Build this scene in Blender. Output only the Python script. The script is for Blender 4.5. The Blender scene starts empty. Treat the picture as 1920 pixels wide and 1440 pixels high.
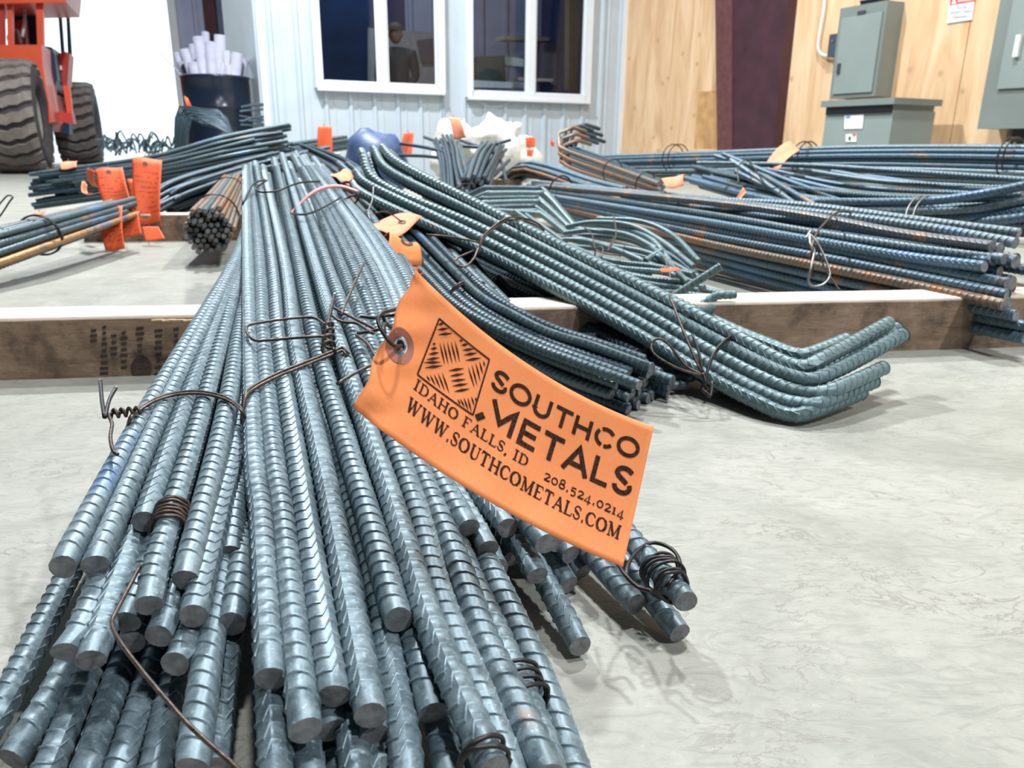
import bpy, math, random
import numpy as np
from mathutils import Vector, Matrix, noise as mnoise

random.seed(7)
C = bpy.context.scene.collection
scene = bpy.context.scene

# ------------------------------------------------------------------ camera, sky, lamps, exposure
F = 1442.0
CAM = Vector((0, 0, .32))
PITCH = math.atan((720 - 268) / F)
ROLL = .010
fwd = Vector((0, math.cos(PITCH), -math.sin(PITCH)))
up0 = Vector((0, math.sin(PITCH), math.cos(PITCH)))
rt0 = Vector((1, 0, 0))
RT = rt0 * math.cos(ROLL) + up0 * math.sin(ROLL)
UP = up0 * math.cos(ROLL) - rt0 * math.sin(ROLL)
cd = bpy.data.cameras.new('camera')
cam = bpy.data.objects.new('camera', cd)
C.objects.link(cam)
m = Matrix.Identity(4)
for i in range(3):
    m[i][0] = RT[i]; m[i][1] = UP[i]; m[i][2] = -fwd[i]; m[i][3] = CAM[i]
cam.matrix_world = m
cd.sensor_width = 36
cd.lens = 36 * F / 1920
cd.clip_start = .02
cd.clip_end = 200
cd.dof.use_dof = True
cd.dof.focus_distance = .56
cd.dof.aperture_fstop = 15
scene.camera = cam

w = bpy.data.worlds.new('sky')
scene.world = w
w.use_nodes = True
w.node_tree.nodes['Background'].inputs[0].default_value = (.80, .93, 1.0, 1)
w.node_tree.nodes['Background'].inputs[1].default_value = 1.7

def lamp(name, loc, power, size, color=(.96, .985, 1.0)):
    l = bpy.data.lights.new(name, 'AREA')
    l.shape = 'DISK'; l.size = size; l.energy = power; l.color = color
    o = bpy.data.objects.new(name, l)
    o.location = loc
    C.objects.link(o)
    return o
for i, (x, y, p) in enumerate([(-1.7, 4.8, 420), (1.3, 3.6, 230), (.3, .5, 110), (3.4, -1.6, 230)]):  # back pair as high bays; nearer pair added to light tag and bar tops
    lamp('high_bay_and_fill', (x, y, 4.6), p, .30)

vs = scene.view_settings
vs.view_transform = 'Standard'
vs.look = 'None'
vs.exposure = .16
vs.gamma = 1
vs.use_curve_mapping = False

# ------------------------------------------------------------------ pixel helpers (photo frame -> points in the place)
def ray(px, py):
    return fwd + RT * ((px - 960) / F) + UP * ((720 - py) / F)
def at(px, py, z):
    return CAM + ray(px, py) * z
def at_h(px, py, h):
    d = ray(px, py)
    return CAM + d * ((h - CAM.z) / d.z)
def at_plane(px, py, p0, n):
    d = ray(px, py)
    return CAM + d * ((p0 - CAM).dot(n) / d.dot(n))
SL = .129
def L(px, py, k=0.0):
    """point on the sloping face of the front stack, k bar layers below its top"""
    off = .0295 - k * .0143
    n = Vector((0, -SL, 1))
    p = at_plane(px, py, Vector((0, 0, off)), n)
    if p.z < .009:
        p = at_h(px, py, .009)
    return p

# ------------------------------------------------------------------ materials
def mat(name):
    mt = bpy.data.materials.new(name)
    mt.use_nodes = True
    nt = mt.node_tree
    return mt, nt, nt.nodes['Principled BSDF']
def simple(name, col, rough=.6, metal=0.0, bump=0, scale=30, var=.12, spec=.5, detail=4):
    mt, nt, b = mat(name)
    b.inputs['Roughness'].default_value = rough
    b.inputs['Metallic'].default_value = metal
    b.inputs['Specular IOR Level'].default_value = spec
    tc = nt.nodes.new('ShaderNodeTexCoord')
    n = nt.nodes.new('ShaderNodeTexNoise'); n.inputs['Scale'].default_value = scale; n.inputs['Detail'].default_value = detail
    nt.links.new(tc.outputs['Object'], n.inputs['Vector'])
    r = nt.nodes.new('ShaderNodeValToRGB')
    r.color_ramp.elements[0].position = .3; r.color_ramp.elements[1].position = .7
    r.color_ramp.elements[0].color = [c * (1 - var) for c in col] + [1]
    r.color_ramp.elements[1].color = [min(1, c * (1 + var)) for c in col] + [1]
    nt.links.new(n.outputs['Fac'], r.inputs['Fac'])
    nt.links.new(r.outputs['Color'], b.inputs['Base Color'])
    if bump:
        bp = nt.nodes.new('ShaderNodeBump'); bp.inputs['Strength'].default_value = bump; bp.inputs['Distance'].default_value = .002
        nt.links.new(n.outputs['Fac'], bp.inputs['Height'])
        nt.links.new(bp.outputs['Normal'], b.inputs['Normal'])
    return mt
def ramp(nt, src, stops):
    r = nt.nodes.new('ShaderNodeValToRGB')
    e = r.color_ramp.elements
    while len(e) < len(stops): e.new(.5)
    for i, (p, c) in enumerate(stops):
        e[i].position = p; e[i].color = (list(c) + [1])[:4] if not isinstance(c, float) else (c, c, c, 1)
    nt.links.new(src, r.inputs['Fac'])
    return r.outputs['Color']
def mixc(nt, fac, a, b, mode='MIX'):
    x = nt.nodes.new('ShaderNodeMix'); x.data_type = 'RGBA'; x.blend_type = mode
    for s, v in ((x.inputs['Factor'], fac), (x.inputs['A'], a), (x.inputs['B'], b)):
        if isinstance(v, (float, int)): s.default_value = v
        elif isinstance(v, tuple): s.default_value = (*v, 1)
        else: nt.links.new(v, s)
    return x.outputs['Result']
def tex(nt, kind, scale, vec=None, **k):
    t = nt.nodes.new('ShaderNodeTex' + kind)
    t.inputs['Scale'].default_value = scale
    for a, v in k.items():
        t.inputs[a.replace('_', ' ')].default_value = v
    if vec is None:
        tc = nt.nodes.new('ShaderNodeTexCoord'); vec = tc.outputs['Object']
    nt.links.new(vec, t.inputs['Vector'])
    return t
def mapping(nt, scale=(1, 1, 1), rot=(0, 0, 0)):
    tc = nt.nodes.new('ShaderNodeTexCoord'); mp = nt.nodes.new('ShaderNodeMapping')
    mp.inputs['Scale'].default_value = scale; mp.inputs['Rotation'].default_value = rot
    nt.links.new(tc.outputs['Object'], mp.inputs['Vector'])
    return mp.outputs['Vector']

def steel(name, base, hi, rust=(.30, .13, .05), rust_at=.72, rough=.43, metal=.35, blue=(.11, .20, .34), blue_at=.66):
    mt, nt, b = mat(name)
    oi = nt.nodes.new('ShaderNodeObjectInfo')
    n1 = tex(nt, 'Noise', 120, Detail=5.0, Roughness=.7)
    n2 = tex(nt, 'Noise', 7, Detail=3.0)
    n3 = tex(nt, 'Noise', 420, Detail=2.0)
    c = ramp(nt, n1.outputs['Fac'], [(.3, base), (.68, hi)])
    # each bar differs a little
    c = mixc(nt, .22, c, ramp(nt, oi.outputs['Random'], [(0, tuple(x * .5 for x in base)), (.5, base), (1, hi)]))
    # mill scale patches
    add = nt.nodes.new('ShaderNodeMath'); add.operation = 'ADD'
    nt.links.new(n2.outputs['Fac'], add.inputs[0])
    ms = nt.nodes.new('ShaderNodeMath'); ms.operation = 'MULTIPLY_ADD'; ms.inputs[1].default_value = .22; ms.inputs[2].default_value = -.11
    nt.links.new(oi.outputs['Random'], ms.inputs[0]); nt.links.new(ms.outputs[0], add.inputs[1])
    bf = ramp(nt, add.outputs[0], [(blue_at - .06, 0.0), (blue_at + .05, .75)])
    c = mixc(nt, bf, c, blue)
    n4 = tex(nt, 'Noise', 11, Detail=6.0, Roughness=.7)
    ad2 = nt.nodes.new('ShaderNodeMath'); ad2.operation = 'SUBTRACT'
    nt.links.new(n4.outputs['Fac'], ad2.inputs[0]); nt.links.new(ms.outputs[0], ad2.inputs[1])
    rf = ramp(nt, ad2.outputs[0], [(rust_at - .05, 0.0), (rust_at + .05, .85)])
    c = mixc(nt, rf, c, rust)
    sp = ramp(nt, n3.outputs['Fac'], [(.62, 0.0), (.72, .35)])
    c = mixc(nt, sp, c, tuple(min(1, x * 1.9) for x in hi))
    nt.links.new(c, b.inputs['Base Color'])
    b.inputs['Metallic'].default_value = metal
    b.inputs['Specular IOR Level'].default_value = .5
    rr = ramp(nt, n1.outputs['Fac'], [(.3, rough - .08), (.7, rough + .14)])
    nt.links.new(rr, b.inputs['Roughness'])
    bp = nt.nodes.new('ShaderNodeBump'); bp.inputs['Strength'].default_value = .3; bp.inputs['Distance'].default_value = .0003
    nt.links.new(n1.outputs['Fac'], bp.inputs['Height'])
    nt.links.new(bp.outputs['Normal'], b.inputs['Normal'])
    return mt
M = {}
M['steel'] = steel('rebar_steel', (.070, .112, .140), (.235, .31, .345), rust_at=.8, blue_at=.74)
M['steel_dark'] = steel('dark_rebar_steel', (.04, .07, .09), (.13, .19, .21), rust_at=.7)  # darker rebar steel; on filler bars it stands in for shade
M['steel_blue'] = steel('blue_rebar_steel', (.05, .10, .15), (.15, .23, .29), rust=(.36, .20, .10), rust_at=.66, blue_at=.66)
M['steel_green'] = steel('bent_rebar_steel', (.07, .125, .145), (.21, .29, .30), rust_at=.76, blue_at=.8)
M['steel_black'] = steel('black_rebar_steel', (.018, .035, .05), (.06, .10, .13), rust_at=.8, blue_at=.8, blue=(.05, .10, .18))  # near-black rebar steel; on some deep bars it stands in for shade
M['steel_brown'] = steel('brown_rebar_steel', (.12, .10, .085), (.27, .23, .18), rust=(.30, .14, .06), rust_at=.58, blue_at=.75)
M['steel_rusty'] = steel('rusty_rebar_steel', (.26, .14, .06), (.50, .30, .14), rust=(.08, .12, .16), rust_at=.52, blue_at=.72)
M['cut'] = simple('sheared_steel', (.205, .205, .215), .55, .35, .5, 160, .35)
M['wire'] = simple('tie_wire', (.085, .062, .052), .42, .6, .2, 200, .5)
M['wire_black'] = simple('black_wire', (.02, .017, .018), .38, .3, 0, 60, .3)
M['wire_grey'] = simple('bright_tie_wire', (.30, .28, .27), .38, .7, 0, 60, .3)
M['wire_tip'] = simple('cut_wire_tip', (.75, .75, .75), .3, .8)

def concrete():
    mt, nt, b = mat('concrete_floor')
    n1 = tex(nt, 'Noise', 4.5, Detail=9.0, Roughness=.68, Distortion=1.2)
    n2 = tex(nt, 'Noise', 26, mapping(nt, (1, 2.6, 1), (0, 0, .5)), Detail=6.0, Roughness=.7, Distortion=2.2)
    n3 = tex(nt, 'Noise', 150, Detail=4.0)
    c = ramp(nt, n1.outputs['Fac'], [(.28, (.235, .242, .21)), (.5, (.335, .338, .30)), (.72, (.415, .41, .37))])
    c = mixc(nt, ramp(nt, n2.outputs['Fac'], [(.50, 0.0), (.60, .42)]), c, (.225, .235, .205))
    c = mixc(nt, ramp(nt, n2.outputs['Fac'], [(.30, .4), (.42, 0.0)]), c, (.47, .465, .43))
    c = mixc(nt, ramp(nt, n3.outputs['Fac'], [(.6, 0.0), (.72, .35)]), c, (.26, .25, .22))
    # hairline trowel marks and cracks
    v = tex(nt, 'Noise', 11.0, mapping(nt, (1, 1.8, 1), (0, 0, .3)), Detail=9.0, Roughness=.62, Distortion=1.6)
    cr = ramp(nt, v.outputs['Fac'], [(.484, 0.0), (.496, .8), (.504, .8), (.516, 0.0)])
    v2 = tex(nt, 'Noise', 9.0, Detail=2.0)
    cr = mixc(nt, ramp(nt, v2.outputs['Fac'], [(.46, 0.0), (.58, 1.0)]), (0., 0., 0.), cr)
    c = mixc(nt, cr, c, (.22, .21, .18))
    nt.links.new(c, b.inputs['Base Color'])
    b.inputs['Roughness'].default_value = .5
    b.inputs['Specular IOR Level'].default_value = .35
    bp = nt.nodes.new('ShaderNodeBump'); bp.inputs['Strength'].default_value = .5; bp.inputs['Distance'].default_value = .0015
    nt.links.new(n2.outputs['Fac'], bp.inputs['Height'])
    nt.links.new(bp.outputs['Normal'], b.inputs['Normal'])
    return mt
M['concrete'] = concrete()

def timber_mat():
    mt, nt, b = mat('weathered_timber')
    g = tex(nt, 'Noise', 9, mapping(nt, (1.0, 6, 6)), Detail=8.0, Roughness=.72, Distortion=1.2)
    d = tex(nt, 'Noise', 16, Detail=7.0, Roughness=.7)
    c = ramp(nt, g.outputs['Fac'], [(.3, (.17, .11, .07)), (.5, (.27, .18, .12)), (.72, (.38, .27, .185))])
    c = mixc(nt, ramp(nt, d.outputs['Fac'], [(.47, 0.0), (.62, .8)]), c, (.085, .058, .042))
    c = mixc(nt, ramp(nt, d.outputs['Fac'], [(.28, .5), (.42, 0.0)]), c, (.55, .44, .33))
    # the upper face takes a paler colour than the sides
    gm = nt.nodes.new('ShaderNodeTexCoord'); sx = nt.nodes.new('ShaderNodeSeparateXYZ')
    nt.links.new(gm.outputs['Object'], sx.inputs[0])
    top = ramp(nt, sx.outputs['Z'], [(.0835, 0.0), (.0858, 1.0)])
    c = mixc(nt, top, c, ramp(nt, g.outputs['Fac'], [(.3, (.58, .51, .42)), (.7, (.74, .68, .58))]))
    nt.links.new(c, b.inputs['Base Color'])
    b.inputs['Roughness'].default_value = .8
    bp = nt.nodes.new('ShaderNodeBump'); bp.inputs['Strength'].default_value = .6; bp.inputs['Distance'].default_value = .003
    nt.links.new(g.outputs['Fac'], bp.inputs['Height']); nt.links.new(bp.outputs['Normal'], b.inputs['Normal'])
    return mt
M['timber'] = timber_mat()
M['knot'] = simple('timber_knot', (.055, .035, .025), .8, 0, .4, 120, .4)
M['stamp'] = simple('ink_stamp', (.045, .032, .028), .85)
M['splinter'] = simple('split_timber', (.62, .45, .26), .8)

def ply():
    mt, nt, b = mat('plywood')
    g = tex(nt, 'Noise', 1.6, mapping(nt, (3, 3, .5)), Detail=6.0, Roughness=.6, Distortion=1.6)
    fg = tex(nt, 'Noise', 12, mapping(nt, (2, 2, .35)), Detail=5.0)
    c = ramp(nt, g.outputs['Fac'], [(.35, (.48, .26, .13)), (.48, (.66, .42, .24)), (.62, (.78, .56, .37))])
    c = mixc(nt, .18, c, ramp(nt, fg.outputs['Fac'], [(.35, (.45, .27, .12)), (.65, (.85, .63, .4))]))
    sx = nt.nodes.new('ShaderNodeSeparateXYZ'); cx = nt.nodes.new('ShaderNodeCombineXYZ'); mu = nt.nodes.new('ShaderNodeMath')
    tc = nt.nodes.new('ShaderNodeTexCoord'); nt.links.new(tc.outputs['Object'], sx.inputs[0])
    mu.operation = 'MULTIPLY'; mu.inputs[1].default_value = 1.12
    nt.links.new(sx.outputs['Y'], mu.inputs[0]); nt.links.new(mu.outputs[0], cx.inputs['X']); nt.links.new(sx.outputs['Z'], cx.inputs['Y'])
    v = nt.nodes.new('ShaderNodeTexVoronoi'); v.voronoi_dimensions = '2D'; v.inputs['Scale'].default_value = 2.7
    nt.links.new(cx.outputs[0], v.inputs['Vector'])
    v.inputs['Randomness'].default_value = 1
    c = mixc(nt, ramp(nt, v.outputs['Distance'], [(.02, .85), (.05, .45), (.085, 0.0)]), c, (.36, .18, .08))
    oi = nt.nodes.new('ShaderNodeObjectInfo')
    c = mixc(nt, .3, c, ramp(nt, oi.outputs['Random'], [(0, (.60, .37, .18)), (.5, (.74, .5, .28)), (1, (.86, .66, .42))]))
    nt.links.new(c, b.inputs['Base Color'])
    b.inputs['Roughness'].default_value = .65
    return mt
M['ply'] = ply()
M['ply_dark'] = simple('plywood_patch', (.50, .29, .12), .7, 0, 0, 8, .3)
M['siding'] = simple('white_metal_siding', (.46, .535, .60), .38, .0, 0, 4, .05)
M['white_trim'] = simple('white_vinyl', (.68, .72, .76), .4, 0, 0, 5, .03)
M['greywall'] = simple('grey_wall_sheet', (.33, .36, .50), .5, 0, 0, 2, .12)
M['maroon'] = simple('maroon_paint', (.052, .016, .026), .5, 0, .1, 6, .25)
M['maroon_edge'] = simple('maroon_paint_pale', (.12, .042, .045), .55, 0, .1, 20, .25)  # paler maroon for the column's left flange
M['navy'] = simple('office_interior', (.010, .030, .10), .8, 0, 0, 1.5, .5)
M['office_floor'] = simple('office_floor', (.05, .055, .07), .8)
M['board'] = simple('pinboard', (.42, .39, .39), .7, 0, 0, 12, .12)
M['board_grey'] = simple('grey_notice', (.13, .115, .14), .7, 0, 0, 12, .12)
M['shelf'] = simple('shelf_board', (.55, .45, .38), .6)
M['cab_green'] = simple('green_cabinet', (.035, .06, .058), .5)
M['cab_beige'] = simple('beige_post', (.22, .17, .12), .6)
M['box_white'] = simple('pale_carton', (.55, .60, .62), .6)
M['panel'] = simple('electrical_grey', (.20, .235, .22), .42, .1, 0, 3, .08)
M['panel_light'] = simple('electrical_grey_light', (.26, .31, .295), .42, .1, 0, 3, .06)
M['black'] = simple('black_plastic', (.008, .010, .016), .4)
M['navy_box'] = simple('switch_grey', (.05, .07, .10), .45)
M['conduit'] = simple('white_conduit', (.75, .75, .73), .4)
M['sign_white'] = simple('sign_white', (.80, .80, .82), .4, 0, 0, 5, .02)
M['sign_red'] = simple('sign_red', (.72, .10, .08), .4)
M['ink'] = simple('ink_grey', (.05, .05, .055), .6)
M['ink_grey'] = simple('ink_faded', (.28, .28, .30), .6)
M['ink_blue'] = simple('ink_blue', (.04, .25, .55), .6)
M['drum'] = simple('black_drum', (.008, .014, .028), .22, 0, 0, 3, .3)
M['chrome'] = simple('chrome', (.6, .62, .64), .2, .9)
def paper():
    mt, nt, b = mat('translucent_paper')
    b.inputs['Base Color'].default_value = (.75, .76, .82, 1); b.inputs['Roughness'].default_value = .5
    b.inputs['Subsurface Weight'].default_value = 0
    return mt
M['paper'] = simple('drawing_paper', (.34, .35, .44), .55, 0, 0, 15, .1)
M['orange_paint'] = simple('orange_paint', (.70, .105, .05), .42, 0, 0, 3, .1)
M['orange_dark'] = simple('orange_paint_dark', (.45, .05, .04), .5, 0, 0, 3, .1)
M['tire'] = simple('tire_rubber', (.175, .15, .138), .85, 0, .4, 14, .2)
M['tire_dark'] = simple('tire_groove', (.05, .043, .045), .9, 0, 0, 14, .2)
M['cabdark'] = simple('cab_interior', (.02, .05, .09), .5)
M['rim'] = simple('rim_steel', (.42, .36, .35), .5, .2)
M['brownboard'] = simple('brown_board', (.38, .16, .075), .7, 0, 0, 4, .15)
M['bag'] = simple('white_woven_bag', (.66, .65, .60), .65, 0, .4, 40, .1)
M['blue_tarp'] = simple('blue_bag', (.045, .085, .20), .5, 0, .2, 15, .25)
M['jacket'] = simple('dark_jacket', (.012, .022, .036), .8)
M['skin'] = simple('skin', (.20, .105, .08), .6)
M['cap'] = simple('brown_cap', (.065, .045, .05), .8)
M['trousers'] = simple('dark_trousers', (.02, .025, .05), .8)
M['boots'] = simple('boots', (.03, .02, .015), .7)
M['ground'] = simple('bright_yard', (.80, .80, .78), .8, 0, 0, 1, .05)
M['ceiling'] = simple('ceiling_liner', (.10, .13, .17), .8)
M['dark_wall'] = simple('dark_liner', (.10, .13, .18), .8)
M['patch'] = simple('tag_reinforcement', (.40, .135, .085), .6, 0, .2, 90, .12)
M['tag_ink'] = simple('tag_print', (.045, .018, .012), .8, 0, 0, 900, .9, .2)

def tagmat(name, col):
    mt, nt, b = mat(name)
    n1 = tex(nt, 'Noise', 28, Detail=6.0, Roughness=.6)
    n2 = tex(nt, 'Noise', 600, Detail=3.0)
    c = ramp(nt, n1.outputs['Fac'], [(.3, tuple(x * .93 for x in col)), (.7, tuple(min(1, x * 1.07) for x in col))])
    c = mixc(nt, ramp(nt, n2.outputs['Fac'], [(.55, 0.0), (.75, .22)]), c, tuple(min(1, x * 1.4 + .05) for x in col))
    nt.links.new(c, b.inputs['Base Color'])
    b.inputs['Roughness'].default_value = .6
    b.inputs['Specular IOR Level'].default_value = .25
    bp = nt.nodes.new('ShaderNodeBump'); bp.inputs['Strength'].default_value = .25; bp.inputs['Distance'].default_value = .0015
    nt.links.new(n1.outputs['Fac'], bp.inputs['Height']); nt.links.new(bp.outputs['Normal'], b.inputs['Normal'])
    return mt
M['tag'] = tagmat('orange_tag_card', (.96, .30, .105))
M['tag_far'] = tagmat('orange_tag_card_far', (.78, .13, .045))
M['tag_pink'] = tagmat('orange_tag_card_pale', (.92, .32, .18))

def glass():
    mt = bpy.data.materials.new('window_glass'); mt.use_nodes = True
    nt = mt.node_tree; nt.nodes.clear()
    o = nt.nodes.new('ShaderNodeOutputMaterial'); mx = nt.nodes.new('ShaderNodeMixShader')
    t = nt.nodes.new('ShaderNodeBsdfTransparent'); t.inputs[0].default_value = (.86, .93, .96, 1)
    g = nt.nodes.new('ShaderNodeBsdfGlossy'); g.inputs['Roughness'].default_value = .03
    fr = nt.nodes.new('ShaderNodeFresnel'); fr.inputs['IOR'].default_value = 1.5
    nt.links.new(fr.outputs[0], mx.inputs[0]); nt.links.new(t.outputs[0], mx.inputs[1]); nt.links.new(g.outputs[0], mx.inputs[2])
    nt.links.new(mx.outputs[0], o.inputs[0])
    return mt
M['glass'] = glass()

# ------------------------------------------------------------------ objects
def tagobj(o, label=None, cat=None, group=None, kind=None):
    if label: o['label'] = label
    if cat: o['category'] = cat
    if group: o['group'] = group
    if kind: o['kind'] = kind
    return o
def root(name, loc, label=None, cat=None, group=None, kind=None):
    o = bpy.data.objects.new(name, None)
    o.location = loc; o.empty_display_size = .05
    C.objects.link(o)
    return tagobj(o, label, cat, group, kind)
def world_loc(o):
    v = Vector((0, 0, 0))
    while o: v = v + Vector(o.location); o = o.parent
    return v
def mesh_obj(name, verts, faces, mt, parent=None, smooth=False, mats=None, midx=None):
    """verts in world coordinates; the mesh is stored relative to its parent"""
    me = bpy.data.meshes.new(name)
    off = world_loc(parent) if parent else Vector((0, 0, 0))
    me.from_pydata([tuple(Vector(v) - off) for v in verts], [], faces)
    for x in (mats or [mt]): me.materials.append(x)
    if smooth: me.polygons.foreach_set('use_smooth', [True] * len(me.polygons))
    if midx is not None: me.polygons.foreach_set('material_index', midx)
    me.update()
    o = bpy.data.objects.new(name, me)
    C.objects.link(o)
    if parent: o.parent = parent
    return o
class MB:
    def __init__(s): s.v = []; s.f = []
    def box(s, c, h, ax=None):
        """centre, half sizes, axes"""
        ax = ax or (Vector((1, 0, 0)), Vector((0, 1, 0)), Vector((0, 0, 1)))
        b = len(s.v); c = Vector(c)
        for k in (-1, 1):
            for j in (-1, 1):
                for i in (-1, 1):
                    s.v.append(c + ax[0] * (i * h[0]) + ax[1] * (j * h[1]) + ax[2] * (k * h[2]))
        for q in ((0, 2, 3, 1), (4, 5, 7, 6), (0, 1, 5, 4), (2, 6, 7, 3), (0, 4, 6, 2), (1, 3, 7, 5)):
            s.f.append([b + t for t in q])
        return s
    def quad(s, *p):
        b = len(s.v); s.v += [Vector(q) for q in p]; s.f.append(list(range(b, b + len(p)))); return s
    def prism(s, pts, d):
        """closed outline pts extruded by vector d"""
        b = len(s.v); n = len(pts)
        s.v += [Vector(p) for p in pts] + [Vector(p) + d for p in pts]
        s.f.append(list(range(b, b + n))[::-1]); s.f.append(list(range(b + n, b + 2 * n)))
        for i in range(n):
            j = (i + 1) % n
            s.f.append([b + i, b + j, b + n + j, b + n + i])
        return s
    def tube(s, pts, r, n=8, cap=True, smooth=True, closed=False):
        P = catmull(pts, 5, closed) if smooth and len(pts) > 2 else [Vector(p) for p in pts]
        t, nn, bb = frames(np.array([tuple(p) for p in P]))
        b = len(s.v)
        for i, p in enumerate(P):
            rr = r[min(i, len(r) - 1)] if isinstance(r, (list, tuple)) else r
            for k in range(n):
                a = 2 * math.pi * k / n
                s.v.append(Vector(p) + Vector(nn[i]) * (rr * math.cos(a)) + Vector(bb[i]) * (rr * math.sin(a)))
        for i in range(len(P) - 1):
            for k in range(n):
                k2 = (k + 1) % n
                s.f.append([b + i * n + k, b + i * n + k2, b + (i + 1) * n + k2, b + (i + 1) * n + k])
        if cap:
            s.f.append([b + k for k in range(n)][::-1]); s.f.append([b + (len(P) - 1) * n + k for k in range(n)])
        return s
    def lathe(s, c, axis, prof, n=24):
        """prof: list of (radius, distance along the axis)"""
        axis = Vector(axis).normalized(); u = axis.orthogonal().normalized(); v = axis.cross(u)
        b = len(s.v)
        for (r, h) in prof:
            for k in range(n):
                a = 2 * math.pi * k / n
                s.v.append(Vector(c) + axis * h + u * (r * math.cos(a)) + v * (r * math.sin(a)))
        for i in range(len(prof) - 1):
            for k in range(n):
                k2 = (k + 1) % n
                s.f.append([b + i * n + k, b + i * n + k2, b + (i + 1) * n + k2, b + (i + 1) * n + k])
        return s
    def obj(s, name, mt, parent=None, smooth=False):
        return mesh_obj(name, s.v, s.f, mt, parent, smooth)
def catmull(pts, sub=8, closed=False):
    P = [Vector(p) for p in pts]
    if len(P) < 3: return P
    P = [P[0] * 2 - P[1]] + P + [P[-1] * 2 - P[-2]]
    out = []
    for i in range(1, len(P) - 2):
        p0, p1, p2, p3 = P[i - 1], P[i], P[i + 1], P[i + 2]
        for k in range(sub):
            t = k / sub
            out.append(.5 * ((2 * p1) + (p2 - p0) * t + (2 * p0 - 5 * p1 + 4 * p2 - p3) * t * t + (3 * p1 - p0 - 3 * p2 + p3) * t ** 3))
    out.append(P[-2])
    return out
def frames(P):
    T = np.gradient(P, axis=0)
    T /= np.linalg.norm(T, axis=1)[:, None] + 1e-12
    ref = np.array([0, 0, 1.0]) if abs(T[0][2]) < .9 else np.array([1.0, 0, 0])
    n = ref - T[0] * T[0].dot(ref); n /= np.linalg.norm(n)
    N = np.zeros_like(P)
    for i in range(len(P)):
        n = n - T[i] * T[i].dot(n); n = n / (np.linalg.norm(n) + 1e-12)
        N[i] = n
    return T, N, np.cross(T, N)

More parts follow.
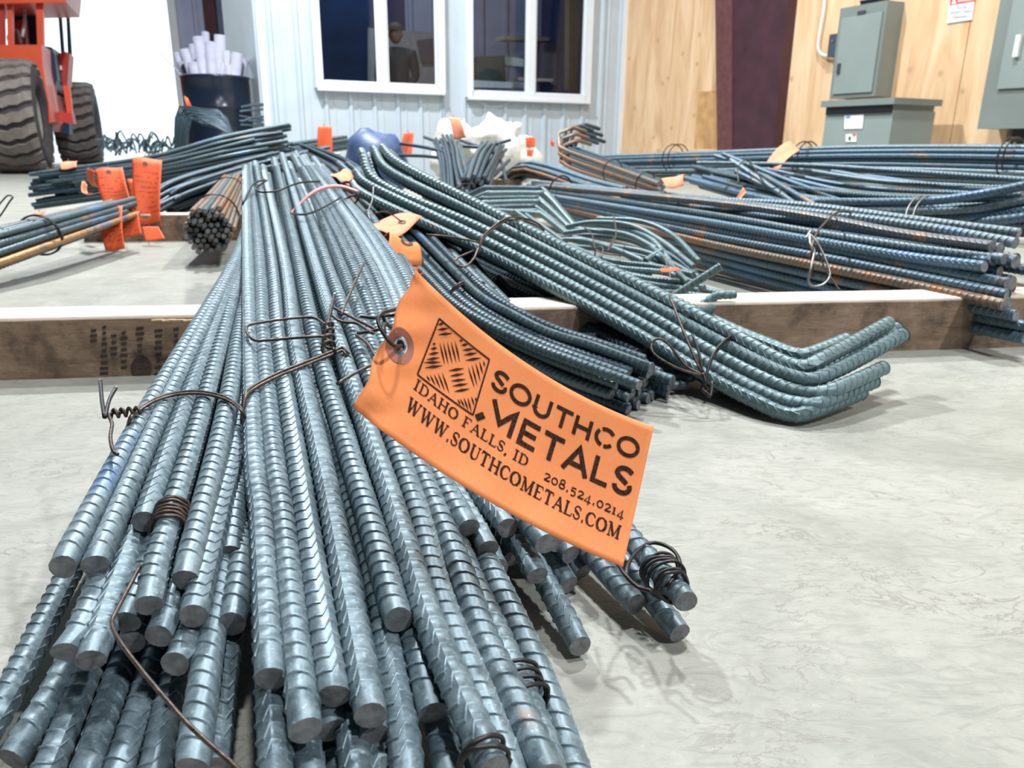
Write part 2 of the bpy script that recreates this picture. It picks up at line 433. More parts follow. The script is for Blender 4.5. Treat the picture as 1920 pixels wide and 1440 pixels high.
TRI = [0]
def rebar(name, pts, D, mt, parent, detail=1.0, sub=10, rough_end=True):
    """a deformed bar along pts: two long ribs and slanted cross ribs; ribs are finer where the bar is near the camera"""
    P = catmull(pts, sub) if len(pts) > 2 else [Vector(p) for p in pts]
    P = np.array([tuple(p) for p in P])
    seg = np.linalg.norm(np.diff(P, axis=0), axis=1)
    cum = np.concatenate([[0], np.cumsum(seg)]); Ltot = cum[-1]
    cpos = np.array(tuple(CAM))
    pitch = D * .62
    S = [0.0]; B = [0.0]
    s = random.random() * pitch + .004
    dmin = np.linalg.norm(P - cpos, axis=1).min()
    while s < Ltot - .003:
        p = np.array([np.interp(s, cum, P[:, i]) for i in range(3)])
        d = np.linalg.norm(p - cpos) / detail
        if d < 1.8 * D / .016:
            for o, b in ((0, 0), (.38, 0), (.46, 1), (.56, 1), (.64, 0)):
                S.append(s + o * pitch); B.append(b)
            s += pitch
        elif d < 3.2:
            for o, b in ((0, 0), (.5, 1.35)):
                S.append(s + o * pitch); B.append(b)
            s += pitch
        else:
            S.append(s); B.append(.3); s += .09
    S.append(Ltot); B.append(0)
    S = np.minimum(np.array(S), Ltot); B = np.array(B)
    N = 14 if dmin < .75 * detail else (12 if dmin < 1.6 * detail else 6)
    Cp = np.stack([np.interp(S, cum, P[:, i]) for i in range(3)], 1)
    T0, N0, B0 = frames(P)
    n = np.stack([np.interp(S, cum, N0[:, i]) for i in range(3)], 1)
    b = np.stack([np.interp(S, cum, B0[:, i]) for i in range(3)], 1)
    t = np.stack([np.interp(S, cum, T0[:, i]) for i in range(3)], 1)
    th = np.arange(N) * 2 * np.pi / N
    tw = random.random() * 6.28
    r0 = D * .472
    cres = np.abs(np.sin(th)) ** .5
    rib = np.zeros(N)
    if N >= 10: rib[0] = 1; rib[N // 2] = 1
    R = r0 + D * .058 * B[:, None] * cres[None, :] + D * .052 * rib[None, :] * (B[:, None] * .5 + .5)
    R[0] = r0 * .97; R[-1] = r0 * .97
    slant = .45 * D * np.cos(th) * np.where(np.sin(th) >= 0, 1, -1) * .5
    edge = np.clip(np.minimum(S, Ltot - S) / (D * .8), 0, 1)
    ax = slant[None, :] * edge[:, None]
    if rough_end:
        for e in (0, -1):
            ax[e] += D * .10 * np.sin(th * 1 + random.random() * 6) * (random.random() * .9 + .2)
            R[e] *= 1 + .03 * np.sin(th * 3 + random.random() * 6)
    ca = np.cos(th + tw); sa = np.sin(th + tw)
    V = Cp[:, None, :] + n[:, None, :] * (R * ca)[:, :, None] + b[:, None, :] * (R * sa)[:, :, None] + t[:, None, :] * ax[:, :, None]
    off = np.array(tuple(world_loc(parent)))
    V = (V - off).reshape(-1, 3)
    K = len(S)
    i = np.arange(K - 1)[:, None] * N; k = np.arange(N)[None, :]; k2 = (k + 1) % N
    Q = np.stack([i + k, i + k2, i + N + k2, i + N + k], -1).reshape(-1, 4)
    me = bpy.data.meshes.new(name)
    nq = len(Q)
    loops = np.concatenate([Q.ravel(), np.arange(N)[::-1], (K - 1) * N + np.arange(N)])
    starts = np.concatenate([np.arange(nq) * 4, [nq * 4, nq * 4 + N]])
    me.vertices.add(len(V)); me.vertices.foreach_set('co', V.ravel().astype(np.float32))
    me.loops.add(len(loops)); me.loops.foreach_set('vertex_index', loops.astype(np.int32))
    me.polygons.add(nq + 2); me.polygons.foreach_set('loop_start', starts.astype(np.int32))
    sm = np.ones(nq + 2, bool); sm[-2:] = False
    mi = np.zeros(nq + 2, np.int32); mi[-2:] = 1
    me.update(calc_edges=True)
    me.materials.append(mt); me.materials.append(M['cut'])
    me.polygons.foreach_set('use_smooth', sm); me.polygons.foreach_set('material_index', mi)
    try:
        me.set_sharp_from_angle(angle=math.radians(36 if N >= 12 else 75))
    except Exception: pass
    me.update()
    o = bpy.data.objects.new(name, me); C.objects.link(o); o.parent = parent
    TRI[0] += nq * 2
    return o
def wire(name, pts, r, mt, parent, smooth=True, n=8):
    return MB().tube(pts, r, n, True, smooth).obj(name, mt, parent, True)
def pack(n, aspect=1.0, rng=random):
    """n positions (in bar diameters) hexagonally packed in an ellipse; aspect = width / height"""
    c = []
    for j in range(-14, 15):
        for i in range(-14, 15):
            x = i + (.5 if j % 2 else 0); y = j * .87
            c.append(((x / aspect ** .5) ** 2 + (y * aspect ** .5) ** 2 + random.random() * .8, x, y))
    c.sort()
    return [(x, y) for _, x, y in c[:n]]
def bundle(rt, n, D, path, mt, aspect=1.0, spread=None, jit=.02, wob=.12, name='bar', detail=1.0, mats=None, minz=None):
    """bars of one bundle running along path (list of points)"""
    path = [Vector(p) for p in path]
    spread = spread or [1] * len(path)
    offs = pack(n, aspect)
    out = []
    for (u, v) in offs:
        pts = []
        wu, wv = random.uniform(-wob, wob), random.uniform(-wob, wob)
        for j, p in enumerate(path):
            a = path[max(0, j - 1)]; bq = path[min(len(path) - 1, j + 1)]
            d = (bq - a).normalized()
            side = d.cross(Vector((0, 0, 1))).normalized(); upv = side.cross(d)
            s = spread[j]
            q = p + side * ((u + wu * (j % 2)) * D * s) + upv * ((v + wv * (j % 2)) * D * s)
            if j == 0: q = q - d * random.uniform(-jit, jit)
            if j == len(path) - 1: q = q + d * random.uniform(-jit, jit)
            if minz is not None: q.z = max(q.z, minz)
            pts.append(q)
        m_ = mt
        if mats and random.random() < mats[1]: m_ = mats[0]
        out.append(rebar(name, pts, D, m_, rt, detail))
    return out
def ring(rt, c, axis, ru, rv, r, mt, name='tie_wire', turns=1.0, tilt=0):
    """a wire loop around a bundle"""
    axis = Vector(axis).normalized(); side = axis.cross(Vector((0, 0, 1))).normalized(); upv = side.cross(axis)
    pts = []
    k = int(14 * turns)
    for i in range(k + 1):
        a = 2 * math.pi * i / 14
        pts.append(Vector(c) + side * (ru * math.cos(a)) + upv * (rv * math.sin(a)) + axis * (tilt * i / k - tilt / 2))
    return wire(name, pts, r, mt, rt)

#%%STRUCTURE
def structure(o): o['kind'] = 'structure'; return o
ALPHA = math.radians(27)
WD = Vector((math.cos(ALPHA), math.sin(ALPHA), 0))        # along the office wall
WN = Vector((math.sin(ALPHA), -math.cos(ALPHA), 0))       # its outward normal, towards the camera
Z = Vector((0, 0, 1))
W0 = at(598, 165, 7.0); W0.z = 0
def Wp(px, py, d=0.0):
    return at_plane(px, py, W0 + WN * d, WN)
def Ws(px, py=170): return (Wp(px, py) - W0).dot(WD)
def Wh(px, py): return Wp(px, py).z
def wpt(s, h, d=0.0): return W0 + WD * s + WN * d + Z * h

def plane(name, pts, mt):
    return structure(MB().quad(*pts).obj(name, mt))
# floor slab, and the yard beyond the door
DOORY = 10.6
plane('floor', [(-14, -6, 0), (12, -6, 0), (12, DOORY, 0), (-14, DOORY, 0)], M['concrete'])
plane('ground', [(-60, DOORY, -.02), (40, DOORY, -.02), (40, 70, -.02), (-60, 70, -.02)], M['ground'])
plane('ceiling', [(-14, -6, 5.0), (12, -6, 5.0), (12, DOORY + .3, 5.0), (-14, DOORY + .3, 5.0)], M['ceiling'])
plane('wall_left', [(-14, -6, 0), (-14, DOORY, 0), (-14, DOORY, 5), (-14, -6, 5)], M['dark_wall'])
plane('wall_front', [(-14, -6, 0), (12, -6, 0), (12, -6, 5), (-14, -6, 5)], M['dark_wall'])

# office front: ribbed metal siding with two windows cut out
sL = Ws(497); sR = Ws(1163)
w1 = (Ws(600, 145), Ws(820, 160)); w2 = (Ws(880, 170), Ws(1092, 180))
hsill1 = Wh(710, 160); hsill2 = Wh(985, 178)
hsill = (hsill1 + hsill2) / 2
HT = 3.4; WT = 2.15
siding = root('wall_office', W0, kind='structure')
def rib_sheet(s0, s1, h0, h1):
    b = MB(); pr = []
    s = math.floor(s0 / .229) * .229
    prof = [(0, 0), (.028, 0), (.045, .022), (.07, .022), (.087, 0), (.125, 0), (.132, .006), (.145, .006), (.152, 0)]
    while s < s1:
        for (a, d) in prof:
            x = s + a
            if s0 <= x <= s1: pr.append((x, d))
        s += .229
    pr = [(s0, 0)] + pr + [(s1, 0)]
    n = len(pr)
    for (x, d) in pr: b.v.append(wpt(x, h0, d))
    for (x, d) in pr: b.v.append(wpt(x, h1, d))
    for i in range(n - 1): b.f.append([i, i + 1, n + i + 1, n + i])
    return b.obj('siding_sheet', M['siding'], siding)
e = .045
rib_sheet(sL, w1[0] - e, 0, HT); rib_sheet(w1[1] + e, w2[0] - e, 0, HT); rib_sheet(w2[1] + e, sR, 0, HT)
rib_sheet(w1[0] - e, w1[1] + e, 0, hsill1 - e); rib_sheet(w2[0] - e, w2[1] + e, 0, hsill2 - e)
rib_sheet(w1[0] - e, w1[1] + e, WT + e, HT); rib_sheet(w2[0] - e, w2[1] + e, WT + e, HT)
AX = (WD, WN, Z)
MB().box(wpt(sL - .005, HT / 2, .0), (.028, .045, HT / 2), AX).obj('corner_trim', M['white_trim'], siding)
MB().box(wpt(sR + .005, HT / 2, .0), (.028, .035, HT / 2), AX).obj('corner_trim', M['white_trim'], siding)
MB().box(wpt(sL - .03, HT / 2, -.9), (.02, .9, HT / 2), AX).obj('side_wall', M['siding'], siding)
# office interior
lamp('office_fill', wpt((sL + sR) / 2 - .6, 3.2, -1.2), 26, .5, (.75, .85, 1.0))  # unseen fill lamp, added to brighten the office interior
inn = root('wall_office_interior', W0, kind='structure')
MB().quad(wpt(sL, 0, -2.6), wpt(sR, 0, -2.6), wpt(sR, HT, -2.6), wpt(sL, HT, -2.6)).obj('back_wall', M['navy'], inn)
MB().quad(wpt(sL, 0, -.05), wpt(sL, 0, -2.6), wpt(sL, HT, -2.6), wpt(sL, HT, -.05)).obj('left_wall', M['navy'], inn)
MB().quad(wpt(sR, 0, -.05), wpt(sR, HT, -.05), wpt(sR, HT, -2.6), wpt(sR, 0, -2.6)).obj('right_wall', M['navy'], inn)
MB().quad(wpt(sL, .01, -.05), wpt(sR, .01, -.05), wpt(sR, .01, -2.6), wpt(sL, .01, -2.6)).obj('office_floor', M['office_floor'], inn)
MB().quad(wpt(sL, HT, .0), wpt(sR, HT, .0), wpt(sR, HT, -2.6), wpt(sL, HT, -2.6)).obj('office_ceiling', M['navy'], inn)

def window(idx, s0, s1, h0):
    h1 = WT
    r = root('window_%d' % idx, wpt((s0 + s1) / 2, h0, 0), kind='structure')
    t = .045
    f = MB()
    f.box(wpt(s0 - t / 2, (h0 + h1) / 2, .025), (t / 2 + .012, .05, (h1 - h0) / 2 + t), AX)
    f.box(wpt(s1 + t / 2, (h0 + h1) / 2, .025), (t / 2 + .012, .05, (h1 - h0) / 2 + t), AX)
    f.box(wpt((s0 + s1) / 2, h0 - t / 2, .025), ((s1 - s0) / 2, .05, t / 2 + .012), AX)
    f.box(wpt((s0 + s1) / 2, h1 + t / 2, .025), ((s1 - s0) / 2, .05, t / 2 + .012), AX)
    f.obj('window_frame', M['white_trim'], r)
    MB().box(wpt((s0 + s1) / 2, h0 - t - .01, .035), ((s1 - s0) / 2 + t, .06, .013), AX).obj('window_sill', M['white_trim'], r)
    mid = (s0 + s1) / 2 + .02
    MB().box(wpt(mid, (h0 + h1) / 2, .02), (.032, .03, (h1 - h0) / 2), AX).obj('mullion', M['white_trim'], r)
    for (a, b_, d) in ((s0, mid - .03, .0), (mid + .03, s1, .012)):
        fr = MB()
        fr.box(wpt(a + .014, (h0 + h1) / 2, d), (.014, .014, (h1 - h0) / 2), AX)
        fr.box(wpt(b_ - .014, (h0 + h1) / 2, d), (.014, .014, (h1 - h0) / 2), AX)
        fr.box(wpt((a + b_) / 2, h0 + .014, d), ((b_ - a) / 2, .014, .014), AX)
        fo = fr.obj('sash', M['white_trim'], r)
        MB().quad(wpt(a, h0, d), wpt(b_, h0, d), wpt(b_, h1, d), wpt(a, h1, d)).obj('pane', M['glass'], fo)
window(1, w1[0], w1[1], hsill1)
window(2, w2[0], w2[1], hsill2)
# thin cable loop hanging under the right window
cb = MB().tube([Wp(882, 178, .05), Wp(900, 192, .05), Wp(925, 201, .05), Wp(950, 195, .05), Wp(972, 182, .05)], .0025, 5).obj('cable', M['conduit'], None, True)
tagobj(cb, 'thin pale cable sagging under the right office window', 'cable')

# side wall of plywood sheets
S0 = wpt(sR + .03, 0, -.02)
SD = Vector((math.sin(ALPHA), -math.cos(ALPHA), 0)); SN = -WD
AS = (SD, SN, Z)
def Sp(px, py, d=0.0): return at_plane(px, py, S0 + SN * d, SN)
def Ss(px, py=150): return (Sp(px, py) - S0).dot(SD)
def spt(s, h, d=0.0): return S0 + SD * s + SN * d + Z * h
def S_s(px, d=0.0): return (Sp(px, 150, d) - S0).dot(SD)
pw = root('wall_right', S0, kind='structure')
MB().box(spt(4, 2.5, -.06), (5, .04, 2.5), AS).obj('stud_wall', M['ply_dark'], pw)
xs = [0.0, S_s(1420), S_s(1801), S_s(1801) + 1.22, S_s(1801) + 2.44, S_s(1801) + 3.66]
xs[0] = -.0
for i in range(len(xs) - 1):
    MB().box(spt((xs[i] + xs[i + 1]) / 2, 2.5, -.008), ((xs[i + 1] - xs[i]) / 2 - .003, .008, 2.5), AS).obj('plywood_sheet', M['ply'], pw)
a_, b_ = S_s(1313), S_s(1358)
MB().box(spt((a_ + b_) / 2, .38, .006), ((b_ - a_) / 2, .006, .42), AS).obj('plywood_patch', M['ply_dark'], pw)
MB().box(spt(S_s(1262), .14, .008), ((S_s(1358) - S_s(1168)) / 2, .008, .14), AS).obj('bottom_board', M['ply'], pw)
MB().box(spt(.012, 2.5, .012), (.014, .014, 2.5), AS).obj('edge_batten', M['ply_dark'], pw)
# maroon tapered steel column
col = root('wall_column', spt(S_s(1400), 0, .1), kind='structure')
cL = S_s(1358); 
def colp(px, py, d): return Sp(px, py, d)
zb, zt = 0.0, 3.2
def taper(pxb, pxt, d):   # bottom/top points of an edge that passes (pxb at y 268) and (pxt at y 0)
    a = Sp(pxb, 268, d); b = Sp(pxt, 0, d)
    k = (b - a) / (b.z - a.z)
    return a + k * (zb - a.z), a + k * (zt - a.z)
p1b, p1t = taper(1360, 1357, .0); p2b, p2t = taper(1374, 1374, .10); p3b, p3t = taper(1446, 1473, .10)
sd = SN * -.12
MB().prism([p2b, p3b, p3t, p2t], SN * -.16).obj('column_web', M['maroon'], col)
MB().prism([p1b + SN * .1, p2b + SN * .012, p2t + SN * .012, p1t + SN * .1], SN * -.02).obj('column_flange', M['maroon_edge'], col)
MB().prism([p3b, p3b + SD * .03, p3t + SD * .03, p3t], SN * -.19).obj('column_flange', M['maroon'], col)

# back wall to the right of the big door, and its column
bx = at(346, 150, 1); jamb = CAM + (bx - CAM) * (DOORY / (bx - CAM).y); JX = jamb.x
bw = root('wall_back', (JX, DOORY, 0), kind='structure')
def rib_back(x0, x1, h0, h1):
    b = MB(); pr = []; x = x0
    while x < x1:
        pr += [(x, 0), (x + .19, 0), (x + .215, .03), (x + .25, .03), (x + .275, 0)]; x += .3
    n = len(pr)
    for (q, d) in pr: b.v.append(Vector((q, DOORY - d, h0)))
    for (q, d) in pr: b.v.append(Vector((q, DOORY - d, h1)))
    for i in range(n - 1): b.f.append([i, i + 1, n + i + 1, n + i])
    return b.obj('wall_sheet', M['greywall'], bw)
rib_back(JX, 12, 0, 5)
MB().box((-9.5, DOORY, 4.6), ((JX + 14) / 2, .05, .4)).obj('lintel', M['greywall'], bw)
MB().box((JX - .02, DOORY - .03, 2.5), (.05, .09, 2.5)).obj('door_jamb', M['white_trim'], bw)
cx = at(398, 50, 1); k_ = (DOORY - .3) / (cx - CAM).y
MB().box(((cx - CAM).x * k_, DOORY - .2, 2.5), (.075, .14, 2.5)).obj('column', M['maroon'], bw)
# ------------------------------------------------------------------ timbers on the floor
def timber(name, a, b, label, w_=.082, h_=.086, seg=24, lift=0.0):
    """a, b: ends of the top front edge"""
    a = Vector((a.x, a.y, lift)); b = Vector((b.x, b.y, lift)); d = (b - a).normalized(); nrm = Vector((-d.y, d.x, 0))
    if nrm.y < 0: nrm = -nrm
    mid = (a + b) / 2
    o = bpy.data.objects.new(name, None); ang = math.atan2(d.y, d.x)
    Lg = (b - a).length
    me = bpy.data.meshes.new(name)
    V = []; Fc = []
    prof = [(0, 0), (0, h_ - .004), (.004, h_), (w_ - .004, h_), (w_, h_ - .004), (w_, 0)]
    for i in range(seg + 1):
        x = -Lg / 2 + Lg * i / seg
        for (y, z) in prof:
            j = mnoise.noise(Vector((x * 7, y * 30, z * 30))) * .0014
            V.append((x, y + (j if y < .01 else 0), z + (j if z > .05 else 0)))
    n = len(prof)
    for i in range(seg):
        for k in range(n):
            k2 = (k + 1) % n
            Fc.append([i * n + k, (i + 1) * n + k, (i + 1) * n + k2, i * n + k2])
    Fc.append(list(range(n))); Fc.append([seg * n + k for k in range(n)][::-1])
    me.from_pydata(V, [], Fc); me.materials.append(M['timber']); me.update()
    o = bpy.data.objects.new(name, me); o.location = mid; o.rotation_euler = (0, 0, ang)
    C.objects.link(o)
    tagobj(o, label, 'timber')
    return o, d, nrm
ta = at_h(-60, 600, .086); tb = at_h(1480, 566, .086)
dd = (tb - ta).normalized()
t1, d1, n1 = timber('timber_beam', ta - dd * .1, ta + dd * .0 + (tb - ta) * 1.45, 'long square timber beam on the floor under the front bundles, dark knot at left')
def on_front(px, py, out=.0012):
    n = -n1
    return at_plane(px, py, ta + n * out, n)
kb = MB(); 
pts = []
for i in range(14):
    a = 2 * math.pi * i / 14
    pts.append(on_front(265 + 20 * math.cos(a), 690 + 23 * math.sin(a), .0008))
kb.prism(pts, n1 * .004)
def child_of(o, parent):
    o.parent = parent; o.matrix_parent_inverse = (Matrix.Translation(parent.location) @ parent.rotation_euler.to_matrix().to_4x4()).inverted()
child_of(kb.obj('knot', M['knot'], None), t1)
st = MB()
for (x, y0, y1) in ((175, 618, 640), (195, 612, 712), (213, 628, 668), (232, 622, 690), (262, 614, 672), (297, 618, 700), (330, 615, 668)):
    y = y0
    while y < y1:
        ww = random.uniform(3, 8)
        st.prism([on_front(x - ww, y, .001), on_front(x + ww, y - 1, .001), on_front(x + ww, y + 4, .001), on_front(x - ww, y + 5, .001)], n1 * .0015)
        y += random.uniform(9, 13)
child_of(st.obj('ink_stamp', M['stamp'], None), t1)
sp_ = MB()
for i in range(5):
    x = 285 + i * 20
    sp_.tube([at_h(x, 601 + i % 2, .088), at_h(x + 16, 600, .089), at_h(x + 34, 602 - i % 2, .087)], .0016, 5)
child_of(sp_.obj('splinter', M['splinter'], None), t1)
tc = at_h(150, 403, .086); td = at_h(700, 400, .086)
timber('timber_beam', tc, td, 'pale timber beam on the floor behind the hanging orange tags')
tc = at_h(760, 372, .086); td = at_h(2100, 372, .086)
timber('timber_beam', tc, td, 'timber beam farther back, carrying the long bundles at right')

for k_, hh in ((0, .086), (1, .175)):
    pa = at(790, 330, 3.25); pb = at(975, 330, 3.2)
    timber('crib_block', pa, pb, ['lower', 'upper'][k_] + ' timber block carrying the dark bunches below the white bag', lift=hh - .086, w_=.09)
for k_, hh in ((0, .086), (1, .172), (2, .258)):
    timber('crib_block', at(505, 330, 4.15), at(640, 330, 4.25), ['lowest', 'middle', 'top'][k_] + ' timber block of the stack under the dark bundle end by the siding', lift=hh - .086, w_=.09)
#%%NEAR BUNDLES
DB = .0165
def rb(rt, D, pts, mt=None, **k): return rebar('bar', pts, D, mt or M['steel'], rt, **k)
bA = root('rebar_bundle', (-.12, .7, 0), 'tied fan of grey ribbed bars at left front, coil of wire on one bar', 'rebar bundle')
A = [ # near end, tie crossing, far, layers
 [(118, 1063, 0), (283, 760, 0), (436, 500, .4), (462, 430, 1.2)],
 [(178, 1060, 0), (312, 760, 0), (441, 500, .4), (466, 430, 1.2)],
 [(270, 978, 0), (348, 760, 0), (447, 500, .6), (470, 430, 1.4)],
 [(279, 1135, 0), (305, 1020, 0), (383, 760, 0), (452, 500, .8), (474, 430, 1.6)],
 [(348, 1088, 0), (427, 760, 0), (458, 560, 1), (480, 430, 2)],
 [(363, 1155, .4), (410, 960, .5), (447, 800, .8), (470, 560, 1.8), (486, 430, 2.4)],
 [(432, 1040, 1.2), (447, 920, 1.2), (462, 760, 1.6), (482, 560, 2.4)],
 [(230, 1042, 1), (300, 880, 1), (372, 700, 1), (450, 500, 1.4)],
 [(123, 1223, 1), (167, 1147, 1), (300, 800, 1), (440, 500, 1.4)],
 [(170, 1238, 1), (233, 1060, 1), (330, 800, 1), (446, 500, 1.4)],
 [(238, 1167, 1.2), (290, 1020, 1.2), (365, 800, 1.2), (455, 500, 1.6)],
 [(298, 1193, 1), (322, 1120, 1), (405, 800, 1.2), (460, 500, 1.6)],
 [(328, 1245, 1.6), (352, 1190, 1.6), (420, 900, 1.7), (470, 500, 2.2)],
 [(247, 1205, 2.2), (290, 1080, 2.2), (380, 800, 2.2)],
 [(435, 1170, 1.4), (450, 1080, 1.4), (460, 900, 1.8), (478, 600, 2.6)],
 [(360, 1440, 1.9), (376, 1327, 1.8), (395, 1200, 1.7), (418, 1060, 1.6), (447, 860, 1.6), (475, 560, 2.2)],
 [(402, 1440, 2.9), (415, 1300, 2.8), (434, 1150, 2.6), (455, 900, 2.6)],
]
for p in A:
    rb(bA, DB, [L(*q) for q in p])
# lowest layer, lying on the floor and running out of the frame
for p in ([(-70, 1440), (20, 1293), (120, 1093), (180, 985), (330, 720)], [(22, 1424), (100, 1300), (185, 1130), (260, 960)],
          [(75, 1480), (160, 1277), (240, 1100), (300, 960)], [(150, 1480), (233, 1237), (300, 1060), (340, 940)],
          [(212, 1480), (290, 1243), (340, 1090), (380, 940)], [(282, 1480), (320, 1300), (370, 1100), (410, 940)]):
    hs = [.010, .018, .024, .030, .045, .06]
    rb(bA, DB * 1.02, [at_h(px, py, hs[j]) for j, (px, py) in enumerate(p)])

bB = root('rebar_bundle', (.02, .6, 0), 'wide front bundle of grey ribbed bars in the middle, tied with a bent wire loop', 'rebar bundle')
B = [
 [(508, 1273, 0), (500, 1120, 0), (490, 960, 0), (478, 860, 0), (469, 640, 0), (465, 480, 0), (457, 315, 0)],
 [(573, 1370, 0), (550, 1160, 0), (530, 960, 0), (514, 860, 0), (494, 640, 0), (486, 480, 0), (471, 310, 0)],
 [(627, 1305, 0), (603, 1160, 0), (572, 960, 0), (556, 860, 0), (522, 640, 0), (507, 480, 0), (484, 308, 0)],
 [(695, 1342, 0), (660, 1160, 0), (622, 960, 0), (601, 860, 0), (553, 640, 0), (531, 480, 0), (498, 305, 0)],
 [(747, 1162, 0), (697, 985, 0), (658, 860, 0), (592, 640, 0), (556, 480, 0), (514, 303, 0)],
 [(925, 1445, 0), (873, 1327, 0), (803, 1160, 0), (740, 960, 0), (707, 860, 0), (634, 640, 0), (585, 480, 0), (529, 300, 0)],
 [(962, 1460, 1), (897, 1293, .9), (827, 1120, .8), (778, 940, .6), (690, 700, .3), (606, 480, 0), (543, 298, 0)],
 [(1030, 1460, 1), (973, 1327, 1), (907, 1193, 1), (842, 1010, .8), (740, 760, .5), (632, 480, .2), (556, 296, .2)],
 [(1040, 1470, 2), (1005, 1360, 2), (933, 1193, 2), (860, 1030, 1.6), (740, 720, 1), (650, 480, .5)],
 [(1090, 1480, 3), (1023, 1293, 2.8), (950, 1130, 2.4), (860, 950, 2)],
 [(765, 1470, 1.2), (753, 1360, 1.2), (730, 1230, 1.1), (705, 1080, 1), (650, 900, 1)],
 [(813, 1337, 1), (773, 1177, 1), (730, 1010, 1), (650, 800, 1)],
 [(520, 1480, 1.2), (511, 1340, 1.1), (505, 1240, 1), (492, 1000, 1), (478, 700, 1)],
 [(623, 1370, 1.2), (600, 1200, 1), (560, 1000, 1), (520, 760, 1)],
 [(590, 1500, 1.8), (572, 1400, 1.6), (560, 1250, 1.4), (535, 1000, 1.2)],
 [(672, 1480, 1.6), (660, 1380, 1.5), (635, 1200, 1.2), (590, 1000, 1.2)],
 [(703, 1383, 1.2), (680, 1230, 1.1), (640, 1030, 1), (560, 760, 1)],
 [(722, 1480, 2), (710, 1400, 2), (680, 1250, 2)],
 [(850, 1480, 2), (822, 1350, 2), (780, 1200, 1.8), (720, 1000, 1.6)],
 [(548, 1470, 2.6), (540, 1350, 2.4), (525, 1150, 2.2)],
 [(640, 1480, 2.8), (620, 1350, 2.6), (590, 1150, 2.3)],
 [(900, 1480, 2.4), (850, 1330, 2.2), (800, 1180, 2)],
 [(990, 1490, 2.6), (930, 1330, 2.5), (860, 1150, 2.3)],
]
for p in B:
    if p[-1][1] < 330:
        p[-1] = (p[-1][0] + random.uniform(-7, 7), p[-1][1] + random.uniform(-10, 12), random.uniform(-.2, .8))
    rb(bB, DB, [L(*q) for q in p])
# filler bars of the same bundle, in the gaps, their shade painted with darker steel
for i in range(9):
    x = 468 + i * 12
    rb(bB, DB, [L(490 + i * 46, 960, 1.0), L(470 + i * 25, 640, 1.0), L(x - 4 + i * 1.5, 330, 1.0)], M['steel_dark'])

bC = root('rebar_bundle', (.16, .7, 0), 'bundle of grey ribbed bars whose cut ends show under the big printed tag', 'rebar bundle')
Cb = [ # near end px, w, upstream px,y,k ; far
 [(879, 990, 47), (760, 790), (655, 600), (660, 480), (572, 294)],
 [(915, 1030, 47), (800, 830), (700, 640), (560, 340)],
 [(952, 990, 44), (840, 830), (640, 480), (590, 330)],
 [(873, 1060, 46), (800, 910), (700, 730), (560, 400)],
 [(933, 1067, 46), (830, 880), (720, 720), (560, 420)],
 [(888, 1093, 46), (810, 930), (700, 740), (560, 440)],
 [(960, 1047, 42), (850, 880), (720, 700), (560, 430)],
 [(1023, 1020, 46), (900, 860), (760, 660), (600, 400)],
 [(1043, 1017, 42), (920, 860), (780, 660), (620, 400)],
 [(1008, 1080, 46), (940, 960), (820, 780), (640, 480)],
 [(1070, 1040, 42), (960, 900), (800, 690), (620, 430)],
 [(1067, 1097, 42), (980, 960), (820, 740), (640, 460)],
 [(1093, 1073, 38), (990, 930), (840, 740), (640, 440)],
 [(1193, 1133, 45), (1120, 1050), (960, 850), (780, 620), (640, 440)],
 [(1287, 1128, 48), (1187, 1015), (1020, 820), (850, 620), (690, 400)],
 [(1275, 1187, 45), (1190, 1080), (1030, 880), (850, 660), (690, 460)],
 [(1088, 1212, 48), (1010, 1070), (900, 890), (760, 690), (620, 470)],
 [(995, 1240, 50), (925, 1110), (850, 960), (740, 760), (620, 540)],
]
for p in Cb:
    (x, y, wd) = p[0]
    near = at(x, y, DB * F / wd)
    if near.z < .0085: near = at_h(x, y, .0085)
    far = L(*p[-1], .5 + (.8 if y > 1040 else 0))
    pts = [near]
    tot = sum(math.hypot(p[i + 1][0] - p[i][0], p[i + 1][1] - p[i][1]) for i in range(len(p) - 1))
    acc = 0; zi = 1 / (near - CAM).dot(fwd); zf = 1 / (far - CAM).dot(fwd)
    for i in range(1, len(p) - 1):
        acc += math.hypot(p[i][0] - p[i - 1][0], p[i][1] - p[i - 1][1]); t = acc / tot
        q = at(p[i][0], p[i][1], 1 / (zi * (1 - t) + zf * t))
        if q.z < .0085: q = at_h(p[i][0], p[i][1], .0085)
        pts.append(q)
    pts.append(far)
    rb(bC, DB, pts)
# upper far part of the fan, right of the middle bundle
for i in range(13):
    k = .1 if i < 6 else (1.0 if i < 10 else 1.8)
    i = (i % 6) + (.5 if i >= 6 else 0)
    rb(bC, DB, [L(735 + i * 20, 690 + i * 16, k + .5), L(650 + i * 17.5, 480 + i, k), L(552 + i * 8 + random.uniform(-8, 8), 296 + i * 2 + random.uniform(-6, 6), k + random.uniform(0, .5))], M['steel'] if k < .9 else M['steel_dark'])  # lower layers get darker steel as painted shade

